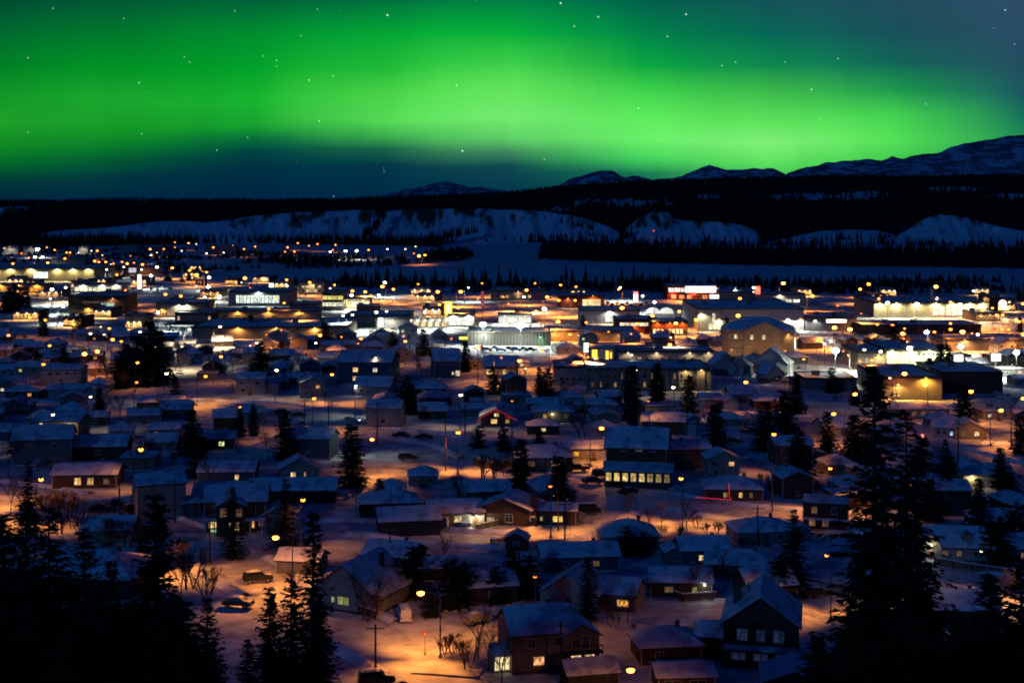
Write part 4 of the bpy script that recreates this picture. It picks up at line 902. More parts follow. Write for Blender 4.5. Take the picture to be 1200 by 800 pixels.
for u in (-.3, .3): glow(r, w * u, -7, 4, 1500, (.95, 1, .85))
r, w = put_block(440, 480, 386, 5, 20, 'low dark hall under a flat snow roof left of the gabled shops', wall='grey'); glow(r, 0, 0, 4, 200, (1, .6, .3))
r, w = put_block(405, 480, 383, 5.5, 26, 'long grey shed along the tracks with a flat roof', wall='grey', rows=[])
r, w = put_block(655, 708, 361, 7, 22, 'orange shop with a wide white-lit front', wall='red', rows=[(3.2, 4.0, 5, .92, (1.6, 1.25, .6), 1, .52, .92)]); glow(r, w * .25, -1, 6.4, 900, (1, .45, .1)); glow(r, -w * .3, 0, 5, 400, (1, .6, .25))
r, w = put_block(575, 640, 352, 6, 20, 'dim low block with warm windows by the riverside trees', wall='grey', rows=[(2.6, 1.8, 9, .5, (1.0, .6, .25), .5, .05, .95)]); glow(r, 0, 0, 5, 300, (1, .5, .2))
r, w = put_block(680, 750, 379, 6.5, 24, 'pale hall with a single bright white corner', wall='white', rows=[(3.2, 4.4, 2, .85, (1.7, 1.75, 1.4), 1, .42, .56)]); glow(r, 0, 0, 5.5, 700, (.95, 1, .85))
r, w = put_block(764, 806, 393, 6, 18, 'low orange-lit shop strip with glowing white windows', wall='red', rows=[(2.0, 2.2, 9, .7, (1.7, 1.4, .7), .75, .02, .98)])
for u in (-.35, 0, .35): glow(r, w * u, 0, 5.2, 700, (1, .35, .05))
r, w = put_block(722, 764, 390, 6, 18, 'orange strip shop with a red-rimmed white sign band', wall='red', rows=[(4.2, 1.5, 6, .85, (1.8, 1.4, .9), 1, .1, .9)]); glow(r, 0, 0, 3, 500, (1, .3, .05))
r, w = put_block(640, 745, 400, 4.2, 22, 'long low building with a wavy blue snow roof and a tan wall', wall='beige'); glow(r, 12, 0, 3.4, 240, (1, .5, .2)); glow(r, -14, 0, 3.4, 240, (1, .5, .2))
r, w = put_block(818, 942, 388, 10.5, 55, 'big white supermarket with a glowing storefront band', wall='white', name='store', rows=[(2.2, 2.6, 20, .8, (1.8, 1.6, .95), .92, .10, .92), (6.4, 4.6, 1, .9, (2, 1.8, 1.1), 1, .135, .165)])
for u in (-.47, -.3, -.12, .08, .22, .36, .47): glow(r, w * u, -.2, 5.0 if u > -.4 else 7.5, 1000 if u > .1 else 700, (1, .8, .42) if u < .15 else (1, .92, .8))
r, w = put_block(884, 944, 359, 7, 18, 'pale flat shed with white strip lights on the town edge', wall='pale', rows=[(3.4, 1.8, 3, .8, (1.4, 1.4, 1.1), 1, .05, .5), (3.4, 1.8, 2, .8, (1.4, 1.4, 1.1), 1, .6, .9)]); glow(r, 0, 0, 6, 400, (1, .85, .6))
r, w = put_block(944, 1004, 388, 6.5, 24, 'grey block with a curved dark roof edge below the white sign', wall='grey'); glow(r, -w * .3, 0, 4.5, 160, (1, 1, .85))
r, w = put_block(1024, 1156, 372, 8, 40, 'long cream-lit store under white floodlights at the far right', wall='cream', name='store', rows=[(3.5, 4.4, 6, .8, (1.9, 1.8, 1.3), 1, .52, .86)])
for u in (-.45, -.3, -.12, .05, .2, .35, .47): glow(r, w * u, -.5, 7, 1300, (1, .88, .5))
r, w = put_block(1038, 1110, 434, 7.5, 30, 'cream-green warehouse with a floodlit blank wall', wall=(.52, .54, .36), clad=True, name='warehouse', rows=[(6.2, .8, 5, .4, OFF, 0, .5, .9)])
for u in (-.4, -.1, .2, .45): glow(r, w * u, -.5, 6.6, 520, (.92, 1, .55))
r, w = put_block(1006, 1039, 434, 6.5, 24, 'tan block joined to the left of the floodlit warehouse', wall='beige'); glow(r, 2, 0, 5, 300, (1, .6, .2)); glow(r, -8, 0, 5, 200, (1, .6, .25))
r, w = put_block(1035, 1104, 469, 7.0, 30, 'orange-lit workshop with a broad snowy roof behind the long low house', wall='beige', clad=True, name='workshop', rows=[(2.0, 1.6, 3, .5, (1, .6, .2), .6, .1, .3)]); glow(r, w * .22, -.2, 6.2, 900, (1, .5, .06)); glow(r, -w * .25, -.2, 4.4, 420, (1, .6, .15))
r, w = put_block(1104, 1175, 461, 6.5, 26, 'dark workshop with a snow-heaped roof right of the orange-lit one', wall='brown', clad=True, name='workshop')
r, w = put_block(1110, 1215, 411, 4.5, 20, 'long tan freight shed beyond the parked cars', wall='beige'); glow(r, -10, 0, 4, 500, (1, .55, .2)); glow(r, 18, 0, 4, 500, (1, .55, .2))
r, w = put_block(1010, 1150, 392, 4.0, 22, 'low brown strip beneath the long cream store', wall='brown'); 
r, w = put_block(943, 1004, 457, 3.4, 16, 'dark grey flat-roofed building in front of the bright snow lot', wall='grey', clad=True, name='depot')
r, w = put_block(782, 843, 352, 9, 22, 'red-lit store with white panels along its top', wall='red', rows=[(6.8, 2.6, 8, .92, (2.0, 1.6, 1.4), 1, .02, .98), (2.4, 2.4, 6, .6, (1.6, .6, .2), .7, .05, .95)])
for u in (-.4, 0, .4): glow(r, w * u, -.3, 4.6, 900, (1, .16, .05))
r, w = put_block(842, 884, 357, 7.5, 20, 'plain brown-grey hall right of the red-lit store', wall='beige'); glow(r, 10, 0, 3, 300, (1, .6, .3))
r, w = put_block(688, 832, 458, 7.0, 22, 'long flat-roofed apartment row with upright pilasters', wall='beige', name='apartment_block', rows=[(2.2, 1.6, 16, .35, (.35, .2, .06), .35, .02, .98), (5.0, 1.6, 16, .35, (.3, .17, .05), .25, .02, .98)])
b = MB()
for i in range(21): b.box((-w / 2 + w * i / 20, -.25, 3.5), (.55, .5, 7.0))
b.build('pilasters', M['stucco'], r, color=WALL['beige']); glow(r, w * .3, 0, 6, 160, (1, .7, .3)); glow(r, w * .43, 0, 6, 130, (1, .7, .3))
r, w = put_block(650, 688, 452, 6, 18, 'pale two-part block left of the pilastered apartments', wall='pale', rows=[(2.4, 1.2, 4, .4, OFF, 0, .1, .9)])
r, w = put_block(690, 778, 425, 5, 20, 'long grey school building with a blue snow roof', wall='grey', rows=[(2.4, 1.6, 12, .5, (.35, .2, .06), .3, .02, .98)])
r, w = put_block(725, 836, 428, 5.0, 16, 'row of low flats with pale door bays', wall='pale', rows=[(2.2, 2.0, 12, .45, (.4, .28, .12), .45, .02, .98)])
for u in (-.4, -.1, .25, .45): glow(r, w * u, 0, 4.2, 110, (1, .75, .4))
r, w = put_block(548, 645, 405, 5.4, 20, 'striped grey hall lit greenish below the two brightest masts', wall=(.07, .075, .07), clad=True, name='hall')
b = MB()
for i in range(26): b.box((-w / 2 + w * i / 25, -.2, 2.7), (.3, .3, 5.2))
b.build('pilasters', M['darktrim'], r); glow(r, w * .38, 0, 3.2, 260, (.3, 1, .35)); glow(r, -w * .3, 0, 4.4, 300, (.95, 1, .8))
# warehouses on the far left horizon and odd pale sheds
for px0, px1, pyb, d in ((4, 21, 297, 'pale far shed left of the white mast'), (27, 48, 297.5, 'pale far shed behind the white mast'), (140, 160, 296, 'far shed with a blue roof among the tiny lamps'), (92, 103, 297, 'small greenish far shed right of the white mast'), (240, 275, 298, 'far low house row on the river flat'), (150, 192, 322, 'bluish box-like store with a pale lit panel'), (60, 100, 312, 'dim long shed behind the very long cream store')):
    r, w = put_block(px0, px1, pyb, 9 if pyb < 300 else 7, 25, d, wall='pale' if pyb < 297.2 else 'grey', rows=[] if pyb != 322 else [(4, 4, 1, .8, (1.1, 1.1, 1.3), 1, .0, .25)])
    if pyb in (297, 297.5): glow(r, 0, -3, 7, 700, (1, .9, .7))
# twin white tents
for px, d in ((765, 'left one of the twin white glowing tents'), (781, 'right one of the twin white glowing tents')):
    Y = G(600, 367.5)[1]; rad = 8.4 / F * Y; mb = MB(); mb.lathe([(rad, 0), (rad * .96, .9), (rad * .8, 2.0), (rad * .5, 2.7), (rad * .12, 3.0)], 14); t = empty('tent'); mb.build('canopy', M['sign'], t, smooth=True, color=(.5, .5, .42)); bb = MB(); bb.lathe([(rad + .1, 0), (rad + .1, .25)], 14); bb.build('skirt', M['trim'], t)
    place(t, px, 367.5, 0, d, True, 'pair of glowing tents', 'tent', rad=7)

# brown hipped hotel
Y = G(600, 420)[1]; w = 84 / F * Y
h = make_house(w, 17, 3, 'hip', 24, 'beige', front=[(.04 + .075 * i, s, 1.1, 1.5, CRM if (i, s) in ((2, 3), (6, 3), (8, 3)) else DIM) for i in range(1, 12) for s in (1, 2, 3)], left=[(.35, 3, 1.0, 1.6, (1.3, 1.1, .6)), (.35, 2, 1.0, 1.6, (1.3, 1.1, .6)), (.75, 3, 1.0, 1.2, (.9, .6, .2))], h=9.4, chimney=False, stucco=True, name='hotel')
add_wing(h, 2.0, -9.0, 14, 3.0, 9.4, 'front', 24, 'beige', [(.2, 7.1, 1, 1.5, CRM), (.5, 7.1, 1, 1.5, CRM), (.8, 7.1, 1, 1.5, DIM), (.2, 4.3, 1, 1.5, DIM), (.8, 4.3, 1, 1.5, DIM)], .5)
glow(h, w * .42, -8.7, 8.0, 160, (1, .55, .15))
for u in (-9, -3, 5, 10):  # added low posts with fill lights, only there to warm the hotel front
    b = MB(); b.tube((0, 0, 0), (0, 0, 1.0), .12, .10, 8); q = b.build('fill_light_post', M['metal'], h, loc=(u, -16.5, 0)); point_light(q, (0, 0, 1.5), 640, (1, .46, .12), .2)
place(h, 888, 415, -9, 'three-storey tan hotel with hipped roofs and a wide centre gable', True, None, 'hotel', rad=22)
# church-like pale houses washed white by the mast
for px, pyb, ww, rz, d, wall in ((848, 438, 12, 10, 'pale steep-gabled house left of the round dark spruce below the hotel', 'white'), (868, 440, 9, -14, 'narrow white gabled house right of the round dark spruce', 'white'), (905, 436, 16, -20, 'white double-gabled house lit by the white mast', 'white'), (903, 445, 8, 16, 'small white gabled garage on the bright snow lot', 'white')):
    h = make_house(ww, 9, 1 if ww < 9 else 2, 'front', 38, wall, front=[(.3, 1, .9, 1.1, OFF), (.7, 1, .9, 1.1, OFF)], chimney=False, h=3.0 if ww < 9 else 4.2, stucco=True)
    if ww == 16: add_wing(h, 5.0, -4.8, 5, 3, 4.2, 'front', 40, 'white', [])
    place(h, px, pyb, rz, d, True)
# blue-roofed institution with four lit windows, and its neighbour
Y = G(600, 446)[1]
h = make_house(62 / F * Y, 17, 2, 'gable', 16, 'blue', front=[(.35, 2, 1.5, 1.3, (1.2, .75, .25)), (.35, 1, 1.5, 1.3, (1.0, .6, .2)), (.72, 2, 1.2, 1.2, (1.1, 1.1, .7))], h=6.6, chimney=False, name='apartment_block'); place(h, 432, 446, -5, 'long blue-roofed block with two amber windows one above the other', True, None, 'building', rad=14)
Y = G(600, 441)[1]
h = make_house(30 / F * Y, 13, 2, 'gable', 24, 'blue', front=[(.72, 1, .6, .8, (1, .9, .6)), (.9, 1, 1.2, 1.6, (1.1, .8, .5))], h=5.6, chimney=False); place(h, 522, 441, 8, 'bluish house with two small lights at its right end beside the pink-lit street', True)
Y = G(600, 440)[1]
h = make_house(38 / F * Y, 10, 1, 'gable', 26, 'brown', front=[(.08 + .1 * i, 1, 1.0, 1.6, (1.0, .6, .2) if i in (0, 1, 2, 5) else DIM) for i in range(9)], h=3.6, chimney=False); place(h, 588, 440, 0, 'gabled building with a string of small warm windows below the brightest masts', True)

# ------------------------------------------------------------------ signs
def sign(px, py, w, h, z, color, desc, poles=2, inner=None, own=True, shape='box', light=None, frame='darktrim'):
    """lit panel of w x h metres whose centre stands at height z"""
    x, y = G(px, py, z); root = empty('sign', (x, y, 0)); b = MB()
    for s in ((-w * .3, w * .3) if poles == 2 else (0,)): b = MB(); b.tube((s, .3, 0), (s, .3, z), .14, .12, 8); b.build('pole', M['metal'], root)
    p = MB()
    if shape == 'round': p.lathe([(w / 2, -.18), (w / 2, .18)], 20); o = p.build('panel', M['sign'], root, loc=(0, 0, z), color=color); o.rotation_euler = (R(90), 0, 0)
    else:
        p.box((0, 0, z), (w, .32, h)); o = p.build('panel', M['sign'], root, color=color)
        f = MB(); [f.box((s * (w / 2 + .06), 0, z), (.12, .4, h + .24)) for s in (-1, 1)]; [f.box((0, 0, z + s * (h / 2 + .06)), (w, .4, .12)) for s in (-1, 1)]; f.build('frame', M[frame], root)
    for (u, v, ww, hh, c) in inner or ():
        q = MB(); q.box((u * w, -.2, z + v * h), (ww * w, .06, hh * h)); q.build('sign_marking', M['sign'], root, color=c)
    if light: point_light(root, (0, -2.0, z), light[0] * .8, light[1], .3)
    thing(root, desc, 'sign', px, py, 'lit signs of the town centre', own); return root
sign(525.5, 361, 3.0, 5.8, 8, (1.5, 1.2, .06), 'tall yellow pole sign with a pale stripe', 1, [(-.05, -.05, .24, .6, (1.2, 1.2, .8))], light=(900, (1, .85, .1)))
sign(446, 377.5, 2.1, 3.7, 4.5, (1.3, 1.3, .85), 'upright white box sign on the flat roof left of the gabled shops', 1, light=(300, (1, 1, .7)))
sign(687, 407, 1.7, 3.2, 5, (1.1, 1.1, .9), 'small upright white sign over the grey school', 1)
sign(163.5, 330, 2.2, 8.5, 8, (1.0, .95, .75), 'tall pale lit pylon beside the floodlit road', 1, light=(900, (1, .9, .7)))
sign(745, 348, 2.2, 5.2, 9, (1.6, 1.1, .95), 'pink-topped white pylon near the riverside trees', 1, [(0, .38, 1.0, .24, (1.6, .25, .25))])
sign(565.5, 350, 1.2, 7, 10, (.2, .02, .02), 'thin dim red pylon above the far shops', 1)
sign(888, 340, 2.4, 4, 10, (1.6, .12, .05), 'red lit block sign with a white lamp beside it', 1, [(-.55, .3, .35, .25, (1.6, 1.2, 1.0)), (-.9, -.2, .35, .2, (1.6, 1.0, .8))], light=(500, (1, .2, .1)))
sign(821, 339, 15, 3.0, 12, (1.7, 1.5, 1.3), 'wide white rooftop sign above the red-lit store', 2)
sign(837, 347.5, 4.4, 1.8, 9, (1.6, 1.6, 1.3), 'smaller white box sign at the right end of the red-lit store', 2)
sign(1175, 356, 3.6, 3.6, 10, (1.5, .9, .8), 'round white sign with a red glow at the far right', 1, shape='round', light=(1200, (1, .15, .1)))
sign(980, 376, 8, 1.3, 7.5, (1.7, 1.6, 1.1), 'long white sign above the two orange lamps', 2, light=(700, (1, .9, .6)))
sign(1123, 421, 2.9, 2.9, 5, (1.5, 1.6, 1.35), 'square white billboard under the white mast right of the warehouse', 2, light=(900, (.9, 1, .85)))
sign(1167, 418.5, 3.0, 2.2, 6.5, (1.1, 1.2, 1.0), 'white billboard on a single stem near the right edge', 1, light=(500, (.9, 1, .9)))
sign(1176, 361, 5.0, 1.6, 5, (1.3, .7, .1), 'low amber strip under the round sign', 2)
sign(705.5, 416, 7.5, 4.0, 5.5, (.02, .015, .01), 'dark board with two amber light shapes', 2, [(-.32, .12, .22, .62, (1.6, .75, .05)), (-.2, -.32, .1, .25, (1.6, .75, .05)), (.22, 0, .12, .7, (1.6, .75, .05)), (.38, 0, .08, .5, (1.4, .65, .05))])
sign(543, 396, 3.0, 1.0, 4, (1.4, 1.0, .08), 'small yellow strip near the striped hall', 2)
sign(318, 336.5, 2.6, 4.6, 5, (1.2, 1.2, 1.1), 'white sign by the two big orange lamps at the river', 1)
# ------------------------------------------------------------------ lamps
SOD, WHITE, PALE = (1.0, .32, .05), (.90, 1.0, .84), (1.0, .70, .36)
def lamp_proto(kind):
    if kind == 'street':
        root = empty('street_lamp'); b = MB(); b.tube((0, 0, 0), (0, 0, 7.4), .11, .07, 8); b.lathe([(.2, 0), (.2, .5), (.13, .6)], 8); b.build('pole', M['metal'], root)
        b = MB(); b.path([(0, 0, 7.3), (.5, 0, 7.8), (1.2, 0, 8.1), (2.1, 0, 8.15)], .045, 6); b.build('arm', M['metal'], root)
        b = MB(); b.lathe([(.10, -.45), (.2, -.2), (.22, .2), (.12, .5)], 8); hd = b.build('lamp_head', M['metal'], root, loc=(2.3, 0, 8.22)); hd.rotation_euler = (0, R(90), 0)
        hz, hx = 8.0, 2.35
    else:
        root = empty('light_mast'); b = MB(); b.tube((0, 0, 0), (0, 0, 8.6), .16, .10, 8); b.lathe([(.35, 0), (.35, .7), (.22, .8)], 8); b.build('pole', M['metal'], root)
        b = MB(); b.box((0, 0, 8.6), (2.6, .16, .16)); b.build('arm', M['metal'], root)
        b = MB()
        for s in (-1, 1): b.box((s * 1.0, -.15, 8.95), (.8, .5, .55))
        b.build('lamp_head', M['metal'], root); hz, hx = 8.5, 0.0
    def gm(): g = MB(); g.lathe([(.35, -.8), (.85, -.5), (1, 0), (.85, .5), (.35, .8)], 8); return g.mesh('bulb', M['bulb'], True)
    link('bulb', cached('bulb', gm), root, (hx, 0, hz))
    index_kids(root); return root
PROTO = {}
STRONG = {(645,570): 3200, (537,507): 3200, (436,515): 2600, (798,561): 3200, (973,549): 3000, (323,630): 3600, (493,695): 4400, (48,562): 2600, (241,441): 2600, (389,439): 2600, (368,467): 2400, (705,502): 2600, (184,612): 3600, (1173,481): 2600, (977,485): 2600, (1002,462): 2200, (1138,459): 2200, (-14,548): 4200, (1212,640): 2600, (969,651): 2000}
def lamp(px, py, c='o', s=1.0, kind='street', face=None, power=None, own=False, desc=None):
    """px, py: where its light stands in the photograph; s: how large and strong the light is"""
    hz = 7.95 if kind == 'street' else 8.5
    x, y = G(px, py, hz); first = kind not in PROTO
    if first: PROTO[kind] = lamp_proto(kind)
    root = PROTO[kind] if first else copy_tree(PROTO[kind])
    col = {'o': SOD, 'w': WHITE, 'p': PALE}[c]
    face = (rnd.choice((0, 180, 90, 200, -20)) if face is None else face)
    root.rotation_euler = (0, 0, R(face)); ox = 2.35 if kind == 'street' else 0
    root.location = (x - ox * math.cos(R(face)), y - ox * math.sin(R(face)), 0)
    for ch in root.children:
        if ch.name.startswith('bulb'):
            r_ = (.22 + .00058 * y) * (.15 + .85 * s) * (1.15 if kind != 'street' else 1); ch.scale = (r_, r_, r_ * .8); bc = {'o': (1.0, .20, .016), 'w': (.95, 1.0, .9), 'p': (1.0, .78, .45)}[c]; ch.color = (*[v * (.2 + .62 * s * s * s) * (2.5 if kind != 'street' else 1) for v in bc], 1)
    power = STRONG.get((px, py), power)
    P = power if power is not None else (1500 if kind == 'street' else 5200) * s
    FOOT.append((x, y, 3.0))
    if P > 0 and kind == 'street' and py > 425:      # street lanterns throw their light along the road to both sides
        for s_ in (-1, 1):
            lo = spot_light(root, (ox, s_ * .12, hz - max(.45, .68 * r_ + .25)), round(P * 1.5 / 50) * 50 or 50, col, .18, 98); lo.data.spot_blend = .8; lo.rotation_euler = (R(40 * s_), 0, 0)
    elif P > 0: spot_light(root, (ox, 0, hz - max(.45, .68 * r_ + .25)), round(P * (1.25 if kind == 'street' else 1.25) / 50) * 50 or 50, col, .18, 150 if kind == 'street' else 176)
    w_ = {'o': 'orange', 'w': 'cold white', 'p': 'pale yellow'}[c]
    size = 'big ' if s > 1.25 else ('small ' if s < .75 else '')
    thing(root, desc or ((size + w_ + ' street lamp') if kind == 'street' else (size + w_ + ' floodlight mast')), 'street lamp' if kind == 'street' else 'floodlight', px, py,
          {'o': 'orange street lamps', 'w': 'cold white lamps', 'p': 'pale yellow lamps'}[c] if kind == 'street' else 'floodlight masts of the town centre', own)
    return root
# foreground and residential streets
for a in [(493,695,'o',1.45,180), (323,630,'o',1.4,180), (184,612,'o',1.1,90), (-14,548,'o',1.2,0), (1212,640,'o',1.2,90), (1150,646,'p',.5,90), (739,785,'o',1.4,0), (48,562,'o',1.1,90), (355,586,'o',1.0,90), (645,570,'o',.7,90), (798,561,'o',1.0,90), (627,676,'o',.6,90), (969,651,'o',.8,90), (973,549,'o',.9,90),
          (705,502,'o',1.3,-10), (537,507,'o',1.1,90), (436,515,'o',1.1,0), (165,527,'o',1.2,90), (368,467,'o',1.0,90), (281,477,'o',.7,90), (241,441,'o',1.0,0), (259,418,'o',1.0,0), (389,439,'o',1.0,90), (195,438,'p',1.0,90), (160,448,'o',.8,90),
          (106,465,'p',.8,90), (62,486,'p',.9,90), (161,425,'o',1.0,90), (51,427,'o',1.0,180), (58,405,'o',1.0,90), (10,393,'o',1.0,90), (35,372,'o',1.0,180), (53,375,'o',1.0,90), (86,380,'o',1.1,90), (99,415,'o',1.5,90), (114,412,'o',1.4,90), (106,391,'p',.9,90), (122,392,'p',.7,90), (128,385,'o',1.0,90), (132,398,'o',1.2,90), (142,400,'o',.9,90), (118,383,'p',.6,90), (164,389,'p',.9,90), (183,407,'p',.8,90),
          (301,402,'p',.9,90), (293,405,'w',.5,90), (324,434,'p',1.0,90), (375,393,'o',1.2,90), (370,402,'w',.8,180), (423,397,'o',1.0,90), (475,400,'o',1.0,90), (440,419,'p',.6,90), (455,386,'o',1.0,90), (560,407,'o',1.4,90), (529,389,'p',.7,90), (529,397,'o',.6,90), (609,423,'o',1.3,90), (616,432,'p',.6,90), (635,411,'o',.9,180), (668,392,'o',1.0,90), (740,416,'w',.7,90), (745,434,'p',.9,90), (785,404,'o',1.2,90),
          (540,463,'p',1.0,90), (417,452,'w',.7,90), (789,454,'p',1.0,90), (874,448,'o',1.2,90), (977,485,'o',1.2,180), (907,509,'o',1.1,90), (1002,462,'o',1.3,0), (1060,438,'o',1.5,0), (1043,443,'p',.7,90), (1084,451,'o',1.4,90), (1138,459,'o',1.4,90), (1173,481,'o',1.3,0), (1199,467,'o',1.2,180), (942,421,'o',.8,90), (958,399,'o',1.0,180), (966,403,'w',.7,0), (1022,422,'o',.9,90), (1008,423,'o',.7,90), (421,492,'w',.5,90), (1040,470,'o',.6,90), (760,470,'o',.5,90), (600,470,'o',.5,90)]:
    lamp(*a[:4], face=a[4], power=(1600 if a[1] > 600 else (800 if a[1] > 470 else 600)) * a[3])
# town centre
for a in [(147,340,'o',.8), (154,345,'w',.6), (194,345,'o',1.1), (137,322,'o',1.0), (77,337,'p',1.0), (59,350,'w',.8), (74,359,'w',1.2), (222,317,'o',1.0), (229,322,'o',1.0), (242,319,'o',1.0), (202,314,'o',1.1), (287,326,'o',1.5), (309,327,'o',1.6), (283,331,'w',.5), (336,328,'o',1.0), (337,335,'w',.6), (323,350,'o',1.0), (333,355,'o',.9), (315,362,'o',1.0), (212,347,'o',1.1), (257,348,'p',1.7), (240,348,'w',.9), (211,359,'w',.8), (363,331,'o',1.1), (392,334,'o',.9), (387,338,'w',.7), (258,383,'p',1.0), (222,386,'p',.9), (293,337,'o',.5), (230,335,'w',.5),
          (413,341,'o',1.2), (412,346,'w',1.2), (428,342,'o',1.2), (435,347,'o',1.0), (448,336,'o',1.4), (461,339,'o',1.1), (460,349,'w',.7), (490,333,'o',.8), (513,342,'o',1.4), (540,342,'o',1.4), (549,337,'w',.8), (565,332,'o',.8), (503,348,'o',.6), (515,357,'o',1.0), (537,361,'o',.9), (560,350,'o',.7), (498,366,'w',.9), (510,366,'w',.9), (441,366,'w',1.1), (453,365,'w',.8), (402,370,'w',.9), (413,369,'w',.9), (590,348,'o',.7), (596,356,'o',.7),
          (617,340,'o',1.3), (627,332,'o',.8), (614,348,'w',1.0), (641,348,'o',1.2), (657,334,'o',1.0), (675,336,'o',.9), (655,352,'o',1.1), (674,352,'o',1.0), (725,339,'o',1.0), (727,337,'w',.9), (729,361,'o',1.5), (654,377,'o',1.4), (687,378,'o',.9), (765,370,'o',1.1), (792,379,'o',1.4), (796,365,'o',1.2), (747,379,'o',.9), (620,358,'o',.8), (628,364,'o',.8),
          (806,337,'o',1.4), (818,338,'o',1.2), (862,338,'w',.4), (883,337,'w',1.0), (867,350,'o',1.2), (918,332,'o',1.6), (952,347,'o',1.4), (937,362,'o',1.2), (816,375,'o',1.4), (865,370,'o',1.5), (868,377,'o',1.0), (910,376,'o',1.2), (955,376,'w',.8), (978,384,'o',1.6), (996,386,'o',1.6), (877,385,'o',1.0), (933,381,'w',1.0),
          (1008,339,'o',1.2), (1018,333,'o',1.4), (1030,350,'o',1.0), (1097,336,'o',1.6), (1098,349,'p',.7), (1114,354,'o',1.0), (1141,341,'p',1.0), (1199,356,'o',1.2), (1028,380,'o',1.0), (1046,381,'o',1.3), (1058,391,'o',1.5), (1060,385,'o',.8), (1095,389,'o',1.0), (1114,379,'o',1.0), (1114,386,'o',1.1), (1128,389,'o',1.7), (1146,392,'p',1.1), (1032,412,'p',1.1), (1013,410,'p',1.0), (1174,386,'o',.9), (1182,386,'o',.9), (1168,369,'o',1.0), (1175,369,'o',1.0), (1151,364,'o',.9), (1163,361,'o',.9), (1194,377,'o',1.0), (1199,392,'o',1.3)]:
    lamp(*a, power=7500 * a[3] if a[3] >= .7 else 2800)
for px, py, s in ((566,380,2.0), (610,381.5,2.2), (638,362,1.4), (244,336,1.2), (245,325,1.0), (61,339,1.1), (185,366,.9), (444,346,.9), (451,331,1.0), (753,347,.8), (767,354,.9), (923,375,.9), (979,411,2.0), (1066,408,1.5), (1086,389,1.3), (1040,355,1.2), (1074,357,1.7), (1125,357,1.2), (1126,406,1.6), (1191,413,1.8), (177,323,1.1), (44,292,1.5), (41,301,.9), (50,301,.9), (405,294,1.0), (418,294,1.0)):
    lamp(px, py, 'w', s, 'mast', face=0, power=80000 if px == 979 else (17000 * s if py > 320 else 11000 * s))
# across the river flat: far pin-points
for a in [(5,291,'o',.7), (25,297,'o',.7), (34,302,'o',.7), (55,290,'o',.7), (64,293,'o',.8), (15,309,'o',1.0), (8,314,'w',.8), (56,308,'o',1.1), (76,303,'o',1.0), (78,296,'o',.8), (82,296,'o',.8), (114,294,'o',1.0), (107,294,'w',.6), (92,296,'w',.5), (48,313,'w',.8), (67,315,'w',.8), (87,311,'w',.8), (107,314,'w',.8), (111,306,'o',1.1), (116,307,'o',.9), (124,307,'o',1.0), (130,310,'w',.8), (133,309,'o',.8), (125,316,'w',.8), (143,307,'o',.8), (145,313,'w',.8), (149,309,'o',1.1), (157,308,'o',.7), (167,310,'o',1.1), (166,316,'w',.8), (176,292,'o',1.0), (177,299,'w',.8), (184,296,'w',.5), (192,292,'o',.8), (184,313,'p',1.2), (205,284,'o',.7), (205,290,'o',.6), (221,285,'o',.9), (230,286,'w',.5), (213,294,'w',.6), (250,290,'o',.9), (242,297,'w',.7), (262,296,'w',.6), (273,288,'o',.8), (286,292,'o',.8), (299,289,'o',.8), (337,290,'o',.9), (334,295,'o',.7), (345,295,'o',.8), (349,285,'o',.8), (362,288,'o',.7), (372,286,'o',.8), (393,287,'o',.8), (387,295,'w',1.0), (390,293,'o',.7), (432,293,'o',.9), (454,292,'w',.7), (475,292,'p',.7), (487,289,'p',.6), (491,300,'o',1.4), (498,299,'o',1.1), (485,297,'o',.6), (100,318,'o',.5), (153,300,'o',.5), (120,299,'p',.5), (32,316,'o',.6)]:
    lamp(*a, power=2000 * a[3] if a[3] >= .8 else 0)

for k in range(30):
    px, py = rnd.uniform(150, 1190), rnd.uniform(352, 425)
    lamp(px, py, rnd.choice('ooop'), rnd.uniform(.45, .75), power=4500)
# red beacon on the far cliff
t = empty('beacon', (*[(766 - 600) / F * 1808, 1808], 0)); zb = Z(271, 1808); b = MB(); b.tube((0, 0, zb - 6), (0, 0, zb), .3, .2, 6); b.build('pole', M['metal'], t); b = MB(); b.lathe([(.5, -1), (1.0, 0), (.5, 1)], 8); b.build('bulb', M['bulb'], t, loc=(0, 0, zb + .6), color=(.12, .006, .004)); thing(t, 'tiny red beacon light on the snowy clay cliff', 'beacon', 766, 271, None, True)
x, y = G(1081, 512, 3); t = empty('lamp_post', (x, y, 0)); b = MB(); b.tube((0, 0, 0), (0, 0, 3), .06, .05, 6); b.build('pole', M['metal'], t); b = MB(); b.lathe([(.2, -.4), (.4, 0), (.2, .4)], 8); b.build('bulb', M['bulb'], t, loc=(0, 0, 3.2), color=(.25, .03, .025)); thing(t, 'short post with a red light between the right-hand spruces', 'lamp', 1081, 512, None, True)
# red string lights along a garden fence
a, b_ = G(815, 589), G(857, 592); t = empty('fence', (*a, 0)); fb = MB(); d = Vector((b_[0] - a[0], b_[1] - a[1], 0)); n = 12
for i in range(n + 1): p = d * (i / n); fb.box((p.x, p.y, .55), (.1, .1, 1.1))
for z in (.4, .85): fb.tube((0, 0, z), tuple(d + Vector((0, 0, z))), .035, .035, 4)
fb.build('rails', M['fence'], t); sl = MB(); pts = [tuple(d * (i / 24) + Vector((0, -.1, 1.12 - .12 * abs(math.sin(i * math.pi / 4))))) for i in range(25)]; pts += [tuple(d + Vector((-.4, 0, 1.6 + k * .8))) for k in range(4)]
sl.path(pts, .07, 5); sl.build('string_light', M['bulb'], t, color=(.04, .0015, .003)); thing(t, 'garden fence strung with glowing red lights', 'fence', 835, 591, None, True)

